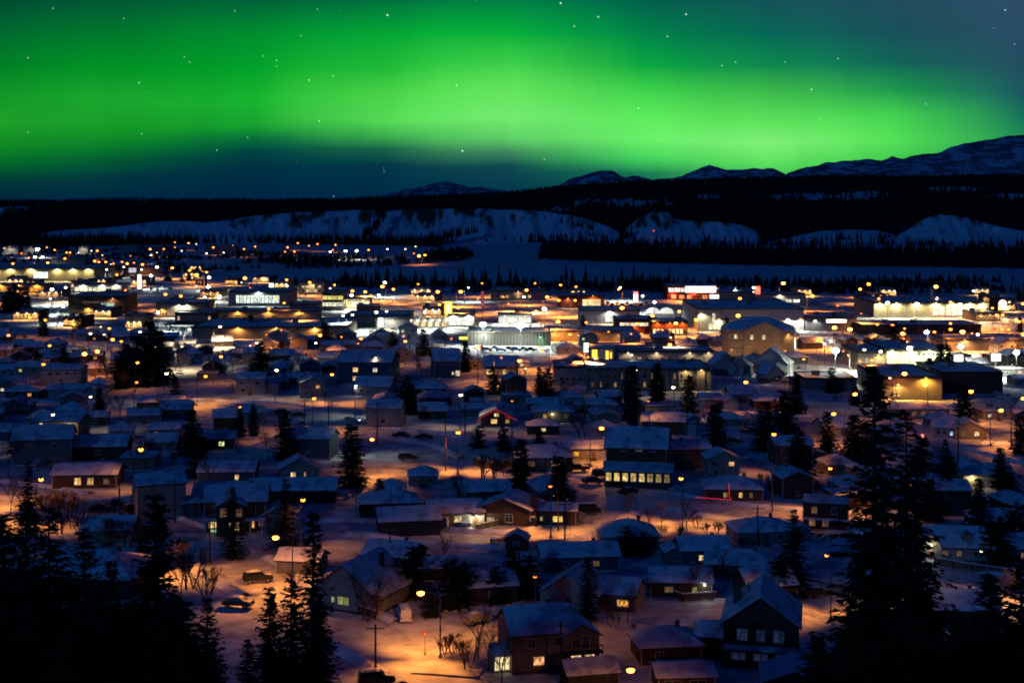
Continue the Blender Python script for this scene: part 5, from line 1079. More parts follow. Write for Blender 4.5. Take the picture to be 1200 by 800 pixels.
# ------------------------------------------------------------------ cars
def car_proto(kind):
    root = empty('parked_' + kind); L_, W_ = (4.5, 1.75); b = MB()
    prof = {'car': [(-2.2, .35), (-2.25, .75), (-1.9, .92), (-1.35, .95), (-.75, 1.42), (.65, 1.45), (1.25, 1.0), (2.1, .88), (2.25, .6), (2.2, .35)],
            'suv': [(-2.25, .4), (-2.3, 1.0), (-2.15, 1.1), (-1.95, 1.72), (.45, 1.75), (1.05, 1.18), (2.15, 1.05), (2.3, .75), (2.25, .4)],
            'van': [(-2.5, .4), (-2.55, 1.2), (-2.4, 2.0), (1.1, 2.05), (1.9, 1.3), (2.45, 1.1), (2.55, .7), (2.5, .4)],
            'truck': [(-2.7, .5), (-2.75, 1.1), (-.75, 1.1), (-.7, 1.7), (.6, 1.75), (1.15, 1.15), (2.6, 1.08), (2.75, .8), (2.7, .5)]}[kind]
    n = len(prof); w = W_ / 2
    ring = [[(x, s * (w - (.16 if z > 1.1 else .0)), z) for x, z in prof] for s in (-1, 1)]
    for i in range(n):
        j = (i + 1) % n; b.face([ring[0][i], ring[1][i], ring[1][j], ring[0][j]])
    b.face(ring[0]); b.face(ring[1][::-1]); body = b.build('body', M['paint'], root)
    zt = max(z for x, z in prof); g = MB(); xs_ = [x for x, z in prof if z > zt - .12]; x0, x1 = min(xs_), max(xs_)
    for s in (-1, 1): g.face([(x0 - .3, s * (w - .02), zt - .5), (x1 + .42, s * (w - .02), zt - .5), (x1 + .02, s * (w - .13), zt - .1), (x0 + .05, s * (w - .13), zt - .1)])
    g.face([(x1 + .08, -.66, zt - .06), (x1 + .08, .66, zt - .06), (x1 + .56, .72, zt - .46), (x1 + .56, -.72, zt - .46)]); g.build('windows', M['carglass'], root)
    for x in (-1.4, 1.4):
        for s in (-1, 1):
            t = MB(); t.tube((0, -.11, 0), (0, .11, 0), .34, .34, 14); wh = t.build('wheel', M['rubber'], root, loc=(x, s * (w - .06), .34)); t = MB(); t.tube((0, -.12, 0), (0, .12, 0), .19, .19, 10); t.build('rim', M['rim'], wh)
    for s in (-1, 1):
        t = MB(); t.box((prof[-2][0] - .02, s * .6, .72), (.1, .35, .16)); t.build('headlight', M['trim'], root); t = MB(); t.box((prof[1][0] + .06, s * .68, .85), (.1, .25, .18)); t.build('tail_light', M['door'], root, color=(.3, .02, .02))
    s_ = MB(); rows = [[(x0 + (x1 - x0) * i / 5, -.62 + 1.24 * k / 4, zt + (.16 + .05 * nz(i * .9, k * .9, n) if 0 < i < 5 and 0 < k < 4 else .0)) for i in range(6)] for k in range(5)]
    for r0, r1 in zip(rows, rows[1:]):
        for i in range(5): s_.face([r0[i], r0[i + 1], r1[i + 1], r1[i]])
    hx = [(x, z) for x, z in prof if x > x1 + .3 and z > .8][:2]
    if len(hx) == 2: s_.face([(hx[0][0], -.7, hx[0][1] + .06), (hx[1][0], -.7, hx[1][1] + .06), (hx[1][0], .7, hx[1][1] + .06), (hx[0][0], .7, hx[0][1] + .06)])
    s_.build('snow_cover', M['roof_snow'], root, smooth=True); index_kids(root); return root
CP = {}
CC = {'dark': (.02, .02, .024), 'silver': (.3, .3, .31), 'white': (.6, .6, .6), 'red': (.25, .02, .02), 'blue': (.03, .06, .16), 'green': (.03, .07, .04)}
def car(kind, px, py, rz, colour, desc=None, own=False):
    if kind not in CP: root = CP[kind] = car_proto(kind)
    else: root = copy_tree(CP[kind])
    x, y = G(px, py); root.location = (x, y, 0.2); root.scale = (.92,) * 3; root.rotation_euler = (0, 0, R(rz))
    for c in root.children:
        if c.name.startswith('body'): c.color = (*CC[colour], 1)
    nm = {'car': 'car', 'suv': 'estate car', 'van': 'van', 'truck': 'pickup truck'}[kind]
    thing(root, desc or f'snow-topped parked {colour} {nm}', 'car' if kind in ('car', 'suv') else kind, px, py, 'cars parked in the snow', own); FOOT.append((x, y, 3)); return root
for a in [('van',509,620,170,'silver','silver van with a snowy roof parked by the middle street',True), ('suv',441,803,12,'dark','dark pickup-like estate car at the bottom edge beside the pole',True), ('suv',302,683,20,'dark','dark car in the drive below the second nearest street lamp',True), ('car',279,712,-12,'dark','car buried under a round heap of snow on the lit street',True),
          ('car',118,600,5,'dark'), ('truck',136,596,8,'blue'), ('suv',155,601,60,'dark'), ('car',558,731,40,'silver'), ('van',474,727,100,'white'), ('suv',625,616,80,'dark'), ('car',641,611,75,'silver'), ('car',664,611,70,'silver'), ('car',676,610,70,'silver'), ('van',689,603,3,'dark'), ('car',694,567,10,'dark'), ('suv',706,560,6,'dark'), ('truck',676,553,10,'dark'), ('suv',651,546,85,'dark'), ('suv',612,552,80,'dark'), ('car',548,616,80,'white'),
          ('car',470,513,0,'dark'), ('car',497,515,4,'dark'), ('suv',478,540,8,'dark'), ('car',46,547,70,'silver'), ('truck',880,509,0,'dark'), ('car',857,520,0,'red'), ('car',955,700,20,'dark'), ('suv',1198,512,90,'dark'), ('car',1168,465,0,'silver'), ('truck',1180,469,0,'white'), ('car',350,489,4,'dark'), ('suv',332,487,4,'dark'), ('car',736,580,40,'dark')]:
    car(*a)
for i in range(11): car(rnd.choice(('car', 'suv', 'truck')), 1108 + i * 8.2 + rnd.uniform(-1.5, 1.5), 399.5 + (i % 3) * 1.3, rnd.uniform(80, 100), rnd.choice(('dark', 'silver', 'red', 'white', 'blue')))
for i in range(9): car(rnd.choice(('car', 'suv')), 712 + i * 5.6, 357 + (i % 2) * 2.2, rnd.uniform(70, 110), rnd.choice(('dark', 'silver', 'blue')))
for i in range(8): car(rnd.choice(('car', 'suv', 'truck')), 562 + i * 8.5, 410.5 + (i % 2) * 1.5, rnd.uniform(-15, 15), rnd.choice(('dark', 'silver', 'white')))
for i in range(7): car(rnd.choice(('car', 'suv')), 896 + i * 8, 449 - (i % 3) * 1.2, rnd.uniform(-10, 10), rnd.choice(('dark', 'silver', 'white', 'green')))
for i in range(9): car(rnd.choice(('car', 'suv')), 150 + i * 7, 338.5 + (i % 3) * 1.4, rnd.uniform(60, 120), rnd.choice(('dark', 'silver', 'white', 'red')))

# ------------------------------------------------------------------ poles, fences, small street things
def pole_proto():
    root = empty('utility_pole'); b = MB(); b.tube((0, 0, 0), (0, 0, 10), .15, .10, 8); b.build('pole', M['timber'], root)
    b = MB(); b.box((0, -.12, 9.3), (2.2, .1, .12)); ca = b.build('crossarm', M['timber'], root)
    for x in (-.95, -.45, .45, .95): i = MB(); i.lathe([(.03, 0), (.06, .08), (.04, .18)], 6, 0, (x, -.12, 9.36)); i.build('insulator', M['trim'], ca)
    index_kids(root); return root
PP = None; POLES = []
for px, yt, yb in ((440,738,792), (657,727,802), (888,592,640), (246,590,660), (662,585,658), (654,572,622), (639,536,578), (522,490,552), (545,462,508), (457,622,665), (442,470,520), (333,576,640), (205,560,612), (850,440,478), (925,440,470), (862,446,480), (1123,492,556), (1185,474,522), (357,468,500), (264,415,440), (385,470,500), (735,470,512), (702,418,452), (1000,420,462), (1053,430,462), (85,380,410), (190,400,440), (480,392,420), (560,420,455), (320,402,440), (770,520,560), (905,560,600), (1015,500,540), (608,640,690), (140,560,620)):
    if PP is None: o = PP = pole_proto()
    else: o = copy_tree(PP)
    x, y = G(px, yb); hh = CAMZ - (yt - HZ) * y / F; o.location = (x, y, 0); o.scale = (1, 1, max(.6, hh / 10)); o.rotation_euler = (0, 0, rnd.uniform(-.5, .5)); POLES.append((x, y, hh))
    thing(o, 'thick bare timber pole' if px == 888 else 'thin timber utility pole with a crossarm', 'pole', px, yb - 10, 'timber utility poles', px == 888)
def wire(i, j):
    a, b = POLES[i], POLES[j]; mb = MB()
    for dx in (-.9, .9):
        pts = [(a[0] + dx + (b[0] - a[0]) * t / 10, a[1] + (b[1] - a[1]) * t / 10, (a[2] - .6) * (1 - t / 10) + (b[2] - .6) * t / 10 - 1.6 * (t / 10) * (1 - t / 10) * 2) for t in range(11)]; mb.path(pts, .018, 3)
    o = mb.build('overhead_wire', M['rubber']); m = pix((a[0] + b[0]) / 2, (a[1] + b[1]) / 2, 8); thing(o, 'pair of sagging overhead wires', 'wire', m[0], m[1], 'overhead wires')
for i, j in ((4, 5), (5, 6), (1, 4), (9, 10), (7, 8)): wire(i, j)
x, y = G(498, 768); t = empty('yield_sign', (x, y, 0)); b = MB(); b.tube((0, 0, 0), (0, 0, 2.2), .04, .04, 6); b.build('pole', M['metal'], t)
b = MB(); b.face([(-.45, -.05, 2.9), (0, -.05, 2.12), (.45, -.05, 2.9)]); b.face([(-.45, -.02, 2.9), (.45, -.02, 2.9), (0, -.02, 2.12)]); b.build('sign_panel', M['door'], t, color=(.35, .03, .03)); b = MB(); b.face([(-.25, -.054, 2.78), (0, -.054, 2.36), (.25, -.054, 2.78)]); b.build('sign_face', M['trim'], t); thing(t, 'small red and white triangular yield sign beside the nearest lamp', 'sign', 498, 755, None, True)
def fence(pts, h, desc, boards=True):
    g = [Vector((*G(*p), 0)) for p in pts]; o0 = g[0]; t = empty('fence', o0); pb, bb, sb = MB(), MB(), MB()
    for a, b in zip(g, g[1:]):
        d = b - a; n = max(2, int(d.length / 2.4)); ang = math.atan2(d.y, d.x)
        for i in range(n + 1): p = a + d * (i / n) - o0; pb.box((p.x, p.y, h / 2), (.12, .12, h), rz=ang)
        k = max(4, int(d.length / .32))
        for i in range(k): p = a + d * ((i + .5) / k) - o0; bb.box((p.x, p.y, h * .5), (.27, .05, h * .86 * rnd.uniform(.95, 1.03)), rz=ang)
        m = a + d * .5 - o0; sb.box((m.x, m.y, h + .05), (d.length, .16, .12), rz=ang)
    pb.build('post', M['timber'], t); bb.build('boards', M['fence'], t); sb.build('snow_cover', M['roof_snow'], t); m = pts[len(pts) // 2]; thing(t, desc, 'fence', m[0], m[1], 'board fences', True)
fence([(872,762),(905,775),(960,795)], 1.6, 'low dark board fence with a snow cap running in front of the dark timber house')
fence([(1095,662),(1140,670),(1200,678)], 1.2, 'long board fence below the pale cottage with the gable lamp')
fence([(760,690),(800,705),(840,702)], 1.1, 'board fence along the street below the bungalow with a small white lamp')
fence([(558,622),(600,613)], 1.1, 'lit picket fence right of the brilliant white porch')
fence([(575,641),(592,640)], 1.4, 'short board fence left of the small dark shed')
fence([(555,545),(580,554),(597,548)], 1.9, 'curved brown board wall round a yard beyond the lone spruce')
fence([(375,705),(400,712),(440,726)], 1.2, 'dark board fence in front of the broad pale steep-roofed house')
# ------------------------------------------------------------------ trees
def spruce_mesh(h, rad, dense, seed, clump=1.0, ragged=.35, base=.06, top_pow=.85, leaf=.42):
    """trunk with limbs, and a crown of many small needle sprays set along drooping branches"""
    r_ = random.Random(seed); tb = MB(); tb.tube((0, 0, -.8), (0, 0, h * .55), h * .013 + .05, h * .007 + .03, 7); tb.tube((0, 0, h * .55), (0, 0, h * .985), h * .007 + .03, .02, 5)
    V, Fc = [], []
    def spray(p, d, size):
        d = d.normalized(); side = d.cross(Vector((r_.uniform(-.5, .5), r_.uniform(-.5, .5), 1))).normalized(); up = Vector((0, 0, 1))
        for k in range(2):
            a = side * (size * r_.uniform(.35, .6)) + up * (size * r_.uniform(-.25, .15)); b = len(V)
            V.extend([tuple(p - d * size * .35 - a * .25), tuple(p + a * (1 if k else -1) + d * size * r_.uniform(.2, .6)), tuple(p + d * size * r_.uniform(.8, 1.2) + up * size * r_.uniform(-.3, .1))]); Fc.append((b, b + 1, b + 2))
    z = h * base; k = 0
    while z < h * .985:
        t = (z - h * base) / (h * (1 - base)); R0 = rad * ((1 - t) ** top_pow) * (1 + ragged * nz(z * .55, seed * 3.1)) + .12
        if t < .12: R0 *= .55 + 3.5 * t
        n = max(3, int(dense * (4 + 4 * (1 - t)))); a0 = r_.uniform(0, 6.28)
        for i in range(n):
            if r_.random() < .10: continue
            a = a0 + 6.28 * i / n + r_.uniform(-.35, .35); L = R0 * r_.uniform(.55, 1.18) * (1 + ragged * nz(math.cos(a) * 1.3, math.sin(a) * 1.3, z * .35 + seed))
            if L < .12: continue
            droop = r_.uniform(.18, .48) * (1 - t * .8); d = Vector((math.cos(a), math.sin(a), -droop + .25 * t)); zz = z + r_.uniform(-.25, .25)
            if L > .8: tb.tube((0, 0, zz), tuple(Vector((0, 0, zz)) + d * L * .8), .035, .012, 3, cap=False)
            m = max(2, int(L / (leaf * .8)))
            for q in range(m + 1):
                f = (q + .6) / m; p = Vector((0, 0, zz)) + d * (L * f) + Vector((0, 0, .10 * L * f * f)); spray(p, d + Vector((r_.uniform(-.9, .9), r_.uniform(-.9, .9), r_.uniform(-.3, .2))) * (.55 + .3 * clump), leaf * (1.25 - .4 * f) * r_.uniform(.8, 1.3) * clump)
        z += (.30 + .018 * h) * r_.uniform(.75, 1.2) / max(.6, dense) ** .5; k += 1
    me = bpy.data.meshes.new('crown'); me.from_pydata(V, [], Fc); me.materials.append(M['needle']); me.update()
    return tb.mesh('trunk', M['bark']), me
def bare_mesh(h, seed, stems=1, spread=.5, depth=5):
    r_ = random.Random(seed); tb, cb = MB(), MB()
    def grow(p, d, L, rad, k):
        q = p + d * L; (tb if k == 0 else cb).tube(p, q, rad, rad * .66, 5 if k < 2 else 3, cap=False)
        if k >= depth: return
        for _ in range(4 if k < 2 else (3 if k < 4 else 2)):
            nd = (d + Vector((r_.uniform(-1, 1), r_.uniform(-1, 1), r_.uniform(-.25, .55))) * spread).normalized(); grow(p + d * (L * r_.uniform(.55, 1.0)), nd, L * r_.uniform(.55, .8), max(.012, rad * .58), k + 1)
    for s in range(stems):
        d = Vector((r_.uniform(-.4, .4), r_.uniform(-.4, .4), 1)) if stems > 1 else Vector((.05, .03, 1)); grow(Vector((r_.uniform(-.5, .5) * (stems > 1), r_.uniform(-.5, .5) * (stems > 1), -.3)), d.normalized(), h * .34, h * .011 + .015, 0)
    zs = max(v[2] for v in cb.v) / h; rt = 1 / zs
    tb.v = [(a * rt, b * rt, c * rt) for a, b, c in tb.v]; cb.v = [(a * rt, b * rt, c * rt) for a, b, c in cb.v]
    return tb.mesh('trunk', M['bark']), cb.mesh('crown', M['twig'])
TP = {}
def tree_from(key, maker, name):
    if key not in TP: TP[key] = maker()
    root = empty(name); link('trunk', TP[key][0], root); link('crown', TP[key][1], root); return root
SPR = {('near', i): (lambda i=i: spruce_mesh(17, (2.9, 2.3, 3.3, 2.6, 2.0)[i], (1.9, 1.7, 1.9, 1.7, 1.9)[i], 40 + i, (1.0, 1.15, 1.1, 1.3, 1.0)[i], (.3, .45, .35, .6, .3)[i], (.05, .08, .04, .10, .04)[i])) for i in range(5)}
SPR.update({('mid', i): (lambda i=i: spruce_mesh(11, (2.3, 1.9, 2.7, 1.5)[i], .9 + .6, 70 + i, 1.35, .35, .05, .8, .55)) for i in range(4)})
SPR.update({('round', i): (lambda i=i: spruce_mesh(9, (3.0, 2.6)[i], 1.25, 90 + i, 1.5, .5, .05, .42, .5)) for i in range(2)})
SPR[('tall', 0)] = lambda: spruce_mesh(25, 3.2, 1.5, 111, 1.5, .75, .10, .62, .42)
SPR[('tall', 1)] = lambda: spruce_mesh(22, 2.4, 1.5, 113, 1.3, .6, .08, .6, .40)
H0 = {'near': 17, 'mid': 11, 'round': 9, 'tall': None}
def spruce(kind, i, x, y, z0, h, desc, px, py, own=False, fat=1.0, group='spruce trees'):
    root = tree_from((kind, i), SPR[(kind, i)], 'spruce_tree'); s = h / ((25, 22)[i] if kind == 'tall' else H0[kind]); root.location = (x, y, z0); root.scale = (s * fat, s * fat, s); root.rotation_euler = (0, 0, rnd.uniform(0, 6.28))
    thing(root, desc, 'tree', px, py, group, own); return root
# on the slope below the camera: top at px, py in the photograph, standing at distance Y
SG = 'dark spruces on the slope below the viewpoint'
SLOPE = [(1025,424,95,'tall',0,1.0,'tallest ragged spruce, towering over the roofs on the right'), (1062,482,98,'tall',1,1.0,'second tallest ragged spruce, just right of the tallest'), (1003,640,104,'near',3,1.0,None), (1040,600,102,'near',1,1.0,None), (1074,530,108,'near',0,.85,None),
 (1160,672,96,'near',4,1.9,'round-topped dark spruce at the lower right'), (1197,655,92,'near',3,1.3,None), (1122,745,100,'near',1,1.4,None), (1086,690,97,'near',2,1.0,None), (985,735,100,'near',0,1.2,None), (1180,720,88,'near',2,1.6,None), (1140,735,85,'near',3,1.6,None), (1060,660,90,'near',2,1.1,None), (1015,700,86,'near',0,1.3,None), (1005,740,84,'near',3,1.5,None), (1100,745,82,'near',1,1.8,None), (1055,730,80,'near',0,1.8,None), (960,785,96,'near',1,1.3,None),
 (367,598,112,'near',4,1.0,'tall thin spruce rising over the lit street at lower left'), (316,688,110,'near',3,1.15,None), (341,676,108,'near',1,1.2,None), (372,700,104,'near',2,1.1,None), (290,748,104,'near',0,1.2,None), (330,760,98,'near',2,1.4,None), (372,765,100,'near',3,1.2,None),
 (243,700,102,'near',0,1.1,None), (225,742,98,'near',2,1.2,None), (182,580,108,'near',3,1.15,'shaggy dark spruce in front of the tall pale house'), (203,690,100,'near',2,1.2,None), (170,700,96,'near',0,1.4,None), (142,720,98,'near',1,1.2,None), (57,590,115,'near',1,1.15,'spruce with a pointed top over the lower left bungalow'), (30,585,120,'near',0,1.1,None), (98,618,106,'near',2,1.1,None), (3,600,112,'near',2,1.3,None), (78,670,98,'near',3,1.4,None), (45,680,95,'near',2,1.5,None), (10,690,92,'near',0,1.6,None), (112,690,94,'near',0,1.5,None), (130,655,104,'near',4,1.2,None),
 (30,740,84,'near',3,1.8,None), (75,735,84,'near',1,1.8,None), (120,745,84,'near',2,1.7,None), (165,755,84,'near',0,1.6,None), (205,760,84,'near',3,1.5,None), (250,775,86,'near',1,1.5,None), (-12,720,86,'near',2,1.7,None), (1215,715,86,'near',0,1.7,None)]
for px, py, Y, k, i, fat, d in SLOPE:
    x = (px - 600) / F * Y; z0 = ground_z(x, Y) - .3; top = Z(py, Y); h = max(4.0, top - z0)
    spruce(k, i, x, Y, z0, h, d or 'dark spruce on the near slope', px, py, d is not None, fat, SG)
# dense young growth filling the slope at both lower corners
for k in range(106):
    left = k < 52; px = rnd.uniform(-30, 245) if left else rnd.uniform(958, 1225); Y = rnd.uniform(64, 112); py = rnd.uniform(700, 790) if px < 215 else rnd.uniform(712, 780) if px > 1000 else rnd.uniform(745, 800); x = (px - 600) / F * Y; z0 = ground_z(x, Y) - .3
    h = max(3.0, Z(py, Y) - z0); spruce('near', (0, 2, 3, 1, 4)[k % 5], x, Y, z0, h, 'dark young spruce on the near slope', px, py, False, 1.9, SG)
# standing in the streets: top and foot as photographed
TOWN = [(610,514,574,'mid',0,'lone dark spruce standing on the open lit snow'), (688,652,728,'near',0,'broad dark spruce beside the white steep-gabled house'), (740,428,492,'mid',3,'tall dark spruce in front of the pilastered apartments'), (838,474,542,'mid',1,None), (896,470,528,'mid',0,None), (921,480,530,'mid',2,None), (970,482,530,'mid',1,None), (935,502,570,'mid',2,None), (305,400,448,'mid',2,None), (412,496,570,'mid',1,'pointed spruce by the lamp left of the snowy lot'), (334,482,540,'mid',1,None), (281,478,512,'mid',3,None), (297,474,510,'mid',3,None), (272,570,656,'near',0,'spruce at the corner in front of the brown gabled house'), (335,560,645,'near',2,None), (33,540,625,'near',1,None), (742,470,500,'mid',3,None), (632,430,462,'mid',3,None), (578,428,462,'mid',2,None), (1172,524,572,'mid',0,'small spruce beside the yellow porch patch'), (808,440,488,'mid',3,None), (770,425,470,'mid',3,None), (160,392,448,'mid',2,None), (175,376,452,'mid',0,'tall dark spruce clump over the roofs at upper left'), (186,386,450,'mid',2,None), (148,402,450,'mid',0,None), (140,410,455,'mid',2,None), (74,402,430,'mid',2,None), (42,410,440,'mid',2,None), (11,336,366,'mid',2,None), (18,333,366,'mid',0,None), (26,338,366,'mid',2,None), (33,345,367,'mid',3,None), (5,345,367,'mid',1,None), (1025,430,470,'mid',2,None), (886,322,345,'mid',2,'dark spruce standing up from the river bank by the red sign'), (1168,605,662,'round',0,'round dark tree in front of the cottage at right'), (1190,590,640,'round',1,None), (735,616,650,'round',0,'round black tree in front of the hip-roofed houses'), (755,622,650,'round',1,None), (930,596,690,'near',2,'full dark spruce in front of the house left of the ragged trees'), (915,650,700,'round',1,None), (860,418,440,'round',1,'round dark spruce between the pale gabled houses'), (475,440,482,'round',0,None), (482,640,700,'round',0,None), (528,655,712,'round',1,'round black tree in the hollow above the nearest street lamp'), (600,640,694,'mid',2,None), (618,650,700,'round',0,None), (505,690,722,'round',1,None), (580,664,706,'round',1,None), (545,660,706,'round',0,None), (1108,514,600,'near',4,'spruce behind and left of the small gable-lamp cottage'), (1147,560,600,'mid',0,None), (1090,560,610,'mid',2,None), (230,520,560,'round',1,None), (205,440,470,'mid',2,None), (445,560,600,'mid',1,None), (560,498,525,'round',0,None), (590,500,528,'round',1,None)]
for px, yt, yb, k, i, d in TOWN:
    x, y = G(px, yb); h = max(3, Z(yt, y)); spruce(k, i, x, y, 0, h, d or ('round dark spruce' if k == 'round' else 'dark pointed spruce'), px, (yt + yb) / 2, d is not None, 1.3 if k != 'round' else 1.2, 'dark spruces among the houses'); FOOT.append((x, y, 2.0))
BARE = {('tree', i): (lambda i=i: bare_mesh(9, 20 + i, 1, .55, 5)) for i in range(3)}
BARE.update({('bush', i): (lambda i=i: bare_mesh(4.5, 30 + i, 4, .45, 4)) for i in range(3)})
def bare(kind, i, px, yt, yb, desc, own=False):
    root = tree_from(('b' + kind, i), BARE[(kind, i)], 'bare_tree' if kind == 'tree' else 'bare_shrub'); x, y = G(px, yb); s = max(1.2, Z(yt, y)) / ({'tree': 9, 'bush': 4.5}[kind] * 1.05); root.location = (x, y, 0); root.scale = (s,) * 3; root.rotation_euler = (0, 0, rnd.uniform(0, 6.28))
    thing(root, desc, 'bare tree' if kind == 'tree' else 'shrub', px, (yt + yb) / 2, 'bare trees and shrubs', own)
BT = [('tree',0,590,522,560), ('bush',1,565,528,562), ('bush',0,578,530,565), ('bush',2,604,532,560), ('tree',1,560,700,775), ('tree',2,572,720,785), ('bush',0,535,735,770), ('bush',1,550,745,785), ('bush',2,520,742,768), ('tree',0,588,735,800), ('tree',1,760,590,625), ('tree',2,805,575,622), ('tree',0,775,585,620), ('tree',1,735,572,615), ('bush',0,828,610,628), ('bush',1,840,608,626), ('bush',2,775,612,630), ('bush',0,795,612,632), ('tree',2,30,560,612), ('tree',1,12,550,605), ('bush',0,55,570,612), ('bush',1,72,572,615), ('bush',2,90,576,618), ('bush',0,130,600,640), ('bush',1,150,606,642), ('bush',2,165,610,648), ('tree',0,72,570,625), ('bush',0,215,625,668), ('bush',1,225,640,690), ('tree',2,212,640,700), ('bush',2,240,660,705), ('bush',0,345,660,690), ('tree',1,420,660,720), ('tree',0,440,670,725), ('bush',1,430,690,728), ('bush',1,360,720,752), ('bush',2,690,540,552), ('tree',2,815,640,700), ('tree',1,850,640,690), ('tree',0,1010,580,620), ('bush',2,1180,670,700), ('tree',1,1190,660,705), ('bush',0,100,600,618), ('tree',0,535,560,610), ('tree',2,700,655,715), ('bush',1,815,600,618), ('tree',1,520,620,668), ('tree',2,735,680,730), ('bush',0,720,700,735), ('bush',2,905,650,668), ('tree',0,655,440,466), ('bush',1,615,530,548), ('tree',1,495,420,450), ('tree',2,920,430,452), ('bush',1,980,462,470), ('tree',0,870,425,448), ('bush',2,845,466,480), ('bush',1,640,395,402), ('tree',2,700,390,408), ('tree',0,730,388,402), ('tree',1,760,395,412), ('bush',2,1160,470,482)]
for k, i, px, yt, yb in BT: bare(k, i, px, yt, yb, 'bare leafless tree' if k == 'tree' else 'bare twiggy shrub')

# ------------------------------------------------------------------ the rest of the houses: lots between the streets
protos = []
def desc_house(wall, roof, st, lit):
    return {'white': 'pale', 'pale': 'pale', 'beige': 'tan', 'cream': 'tan', 'grey': 'grey', 'brown': 'brown', 'dark': 'dark', 'red': 'brown', 'blue': 'bluish'}[wall] + (' two-storey' if st == 2 else '') + {'gable': ' house', 'front': ' gable-fronted house', 'hip': ' hip-roofed house', 'flat': ' flat-roofed house'}[roof] + (', lit window' if lit else ', unlit')
SPEC = [(12, 8.5, 1, 'gable', 21), (10.5, 8, 1, 'gable', 26), (9.5, 10, 1, 'front', 24), (12, 9, 1, 'hip', 22), (10.5, 8.5, 2, 'gable', 22), (14, 9, 1, 'gable', 18), (9, 11, 1, 'front', 30), (13, 10, 1, 'hip', 20), (9.5, 9, 2, 'front', 24), (11, 9, 1, 'flat', 10), (16, 9, 1, 'gable', 16), (8.5, 8, 1, 'hip', 26)]
def new_house(k):
    w, d, st, roof, pitch = SPEC[k]; fr = [(.2, st, 1.2, 1.1, OFF), (.75, st, 1.5, 1.2, OFF)] + ([(.25, 1, 1.4, 1.2, OFF)] if st == 2 else [])
    h = make_house(w, d, st, roof, pitch, 'grey', front=fr, left=[(.5, 1, 1.0, 1.0, OFF)], right=[(.5, 1, 1.0, 1.0, OFF)], door=.5, chimney=k % 3 != 2)
    if k in (1, 4, 7): add_wing(h, w / 2 + 2.4, 1.2, 4.8, d * .7, 2.6, 'front', 22, 'grey')
    index_kids(h); return h
def dress(o, wall, lit):
    n = 0
    for c in o.children:
        if c.name.startswith(('wall', 'wing')): c.color = (*WALL[wall], 1)
        if c.name.startswith('window'):
            on = lit and (n == lit_idx or rnd.random() < .15); n += 1
            for p in c.children: p.color = (*([v * rnd.uniform(.7, 1.3) for v in rnd.choice((WARM, WARM, AMBER, (1, .85, .55)))] if on else OFF), 1)
OPEN = [[(385,500),(420,508),(545,512),(600,548),(560,560),(480,566),(400,556)], [(395,515),(560,525),(600,560),(520,560),(430,548)], [(560,556),(740,560),(740,572),(560,575)], [(400,722),(560,720),(560,810),(380,810)], [(895,428),(1006,428),(1006,446),(895,448)], [(840,604),(960,608),(960,625),(840,622)], [(190,640),(330,640),(420,720),(250,720)], [(180,450),(262,450),(262,470),(180,470)], [(540,404),(650,404),(650,424),(540,424)], [(130,585),(230,612),(230,640),(130,612)], [(760,596),(880,604),(880,622),(760,618)], [(1090,676),(1220,690),(1220,720),(1090,706)]]
OPENG = [[G(*p) for p in poly] for poly in OPEN]
HAND = [(t[0].location.x, t[0].location.y) for t in THINGS if t[2] in ('house', 'hotel', 'garage') and t[6]]
count = 0
th = R(7); ca, sa = math.cos(th), math.sin(th); lots = []
for row in range(40):
    for c in range(-30, 31):
        u, v = c * 12.0 + (row % 2) * 5, 186 + row * 10.4 + (row % 2) * 3
        x, y = u * ca - (v - 300) * sa * .3, v + u * sa
        lots.append((x + rnd.uniform(-2, 2), y + rnd.uniform(-2.5, 2.5)))
lots.sort(key=lambda p: p[1])
for x, y in lots:
    if not 195 < y < 580 or abs(x) > .385 * y + 6: continue
    px, py = pix(x, y)
    if in_road(x, y, 4.6) or any(point_in(pg, x, y) for pg in OPENG): continue
    if any((x - a) ** 2 + (y - b) ** 2 < (r + 4.9) ** 2 for a, b, r in FOOT): continue
    if any(abs(x - a) < 9 and 0 < b - y < 15 for a, b in HAND): continue
    if py > 640 and (px < 260 or px > 960): continue
    if count >= 228: break
    k = rnd.randrange(len(SPEC)); wall = rnd.choice(('white', 'pale', 'pale', 'beige', 'grey', 'grey', 'brown', 'brown', 'dark', 'blue')); lit = rnd.random() < .27; lit_idx = rnd.randrange(2)
    while len(protos) <= k: protos.append(None)
    if protos[k] is None: o = protos[k] = new_house(k)
    else: o = copy_tree(protos[k])
    dress(o, wall, lit); rz = 7 + rnd.choice((0, 0, 0, 90, -90, 180)) + rnd.uniform(-5, 5)
    if abs(((rz + 45) % 180) - 45) > 45: pass
    sc_ = rnd.uniform(.62, .78); o.location = (x, y, 0); o.rotation_euler = (0, 0, R(rz)); w, d, st, roof, _ = SPEC[k]
    thing(o, desc_house(wall, roof, st, lit), 'house', *pix(x, y, 2.5), HG); o.scale = (sc_,) * 3; FOOT.append((x, y, 5.0)); count += 1
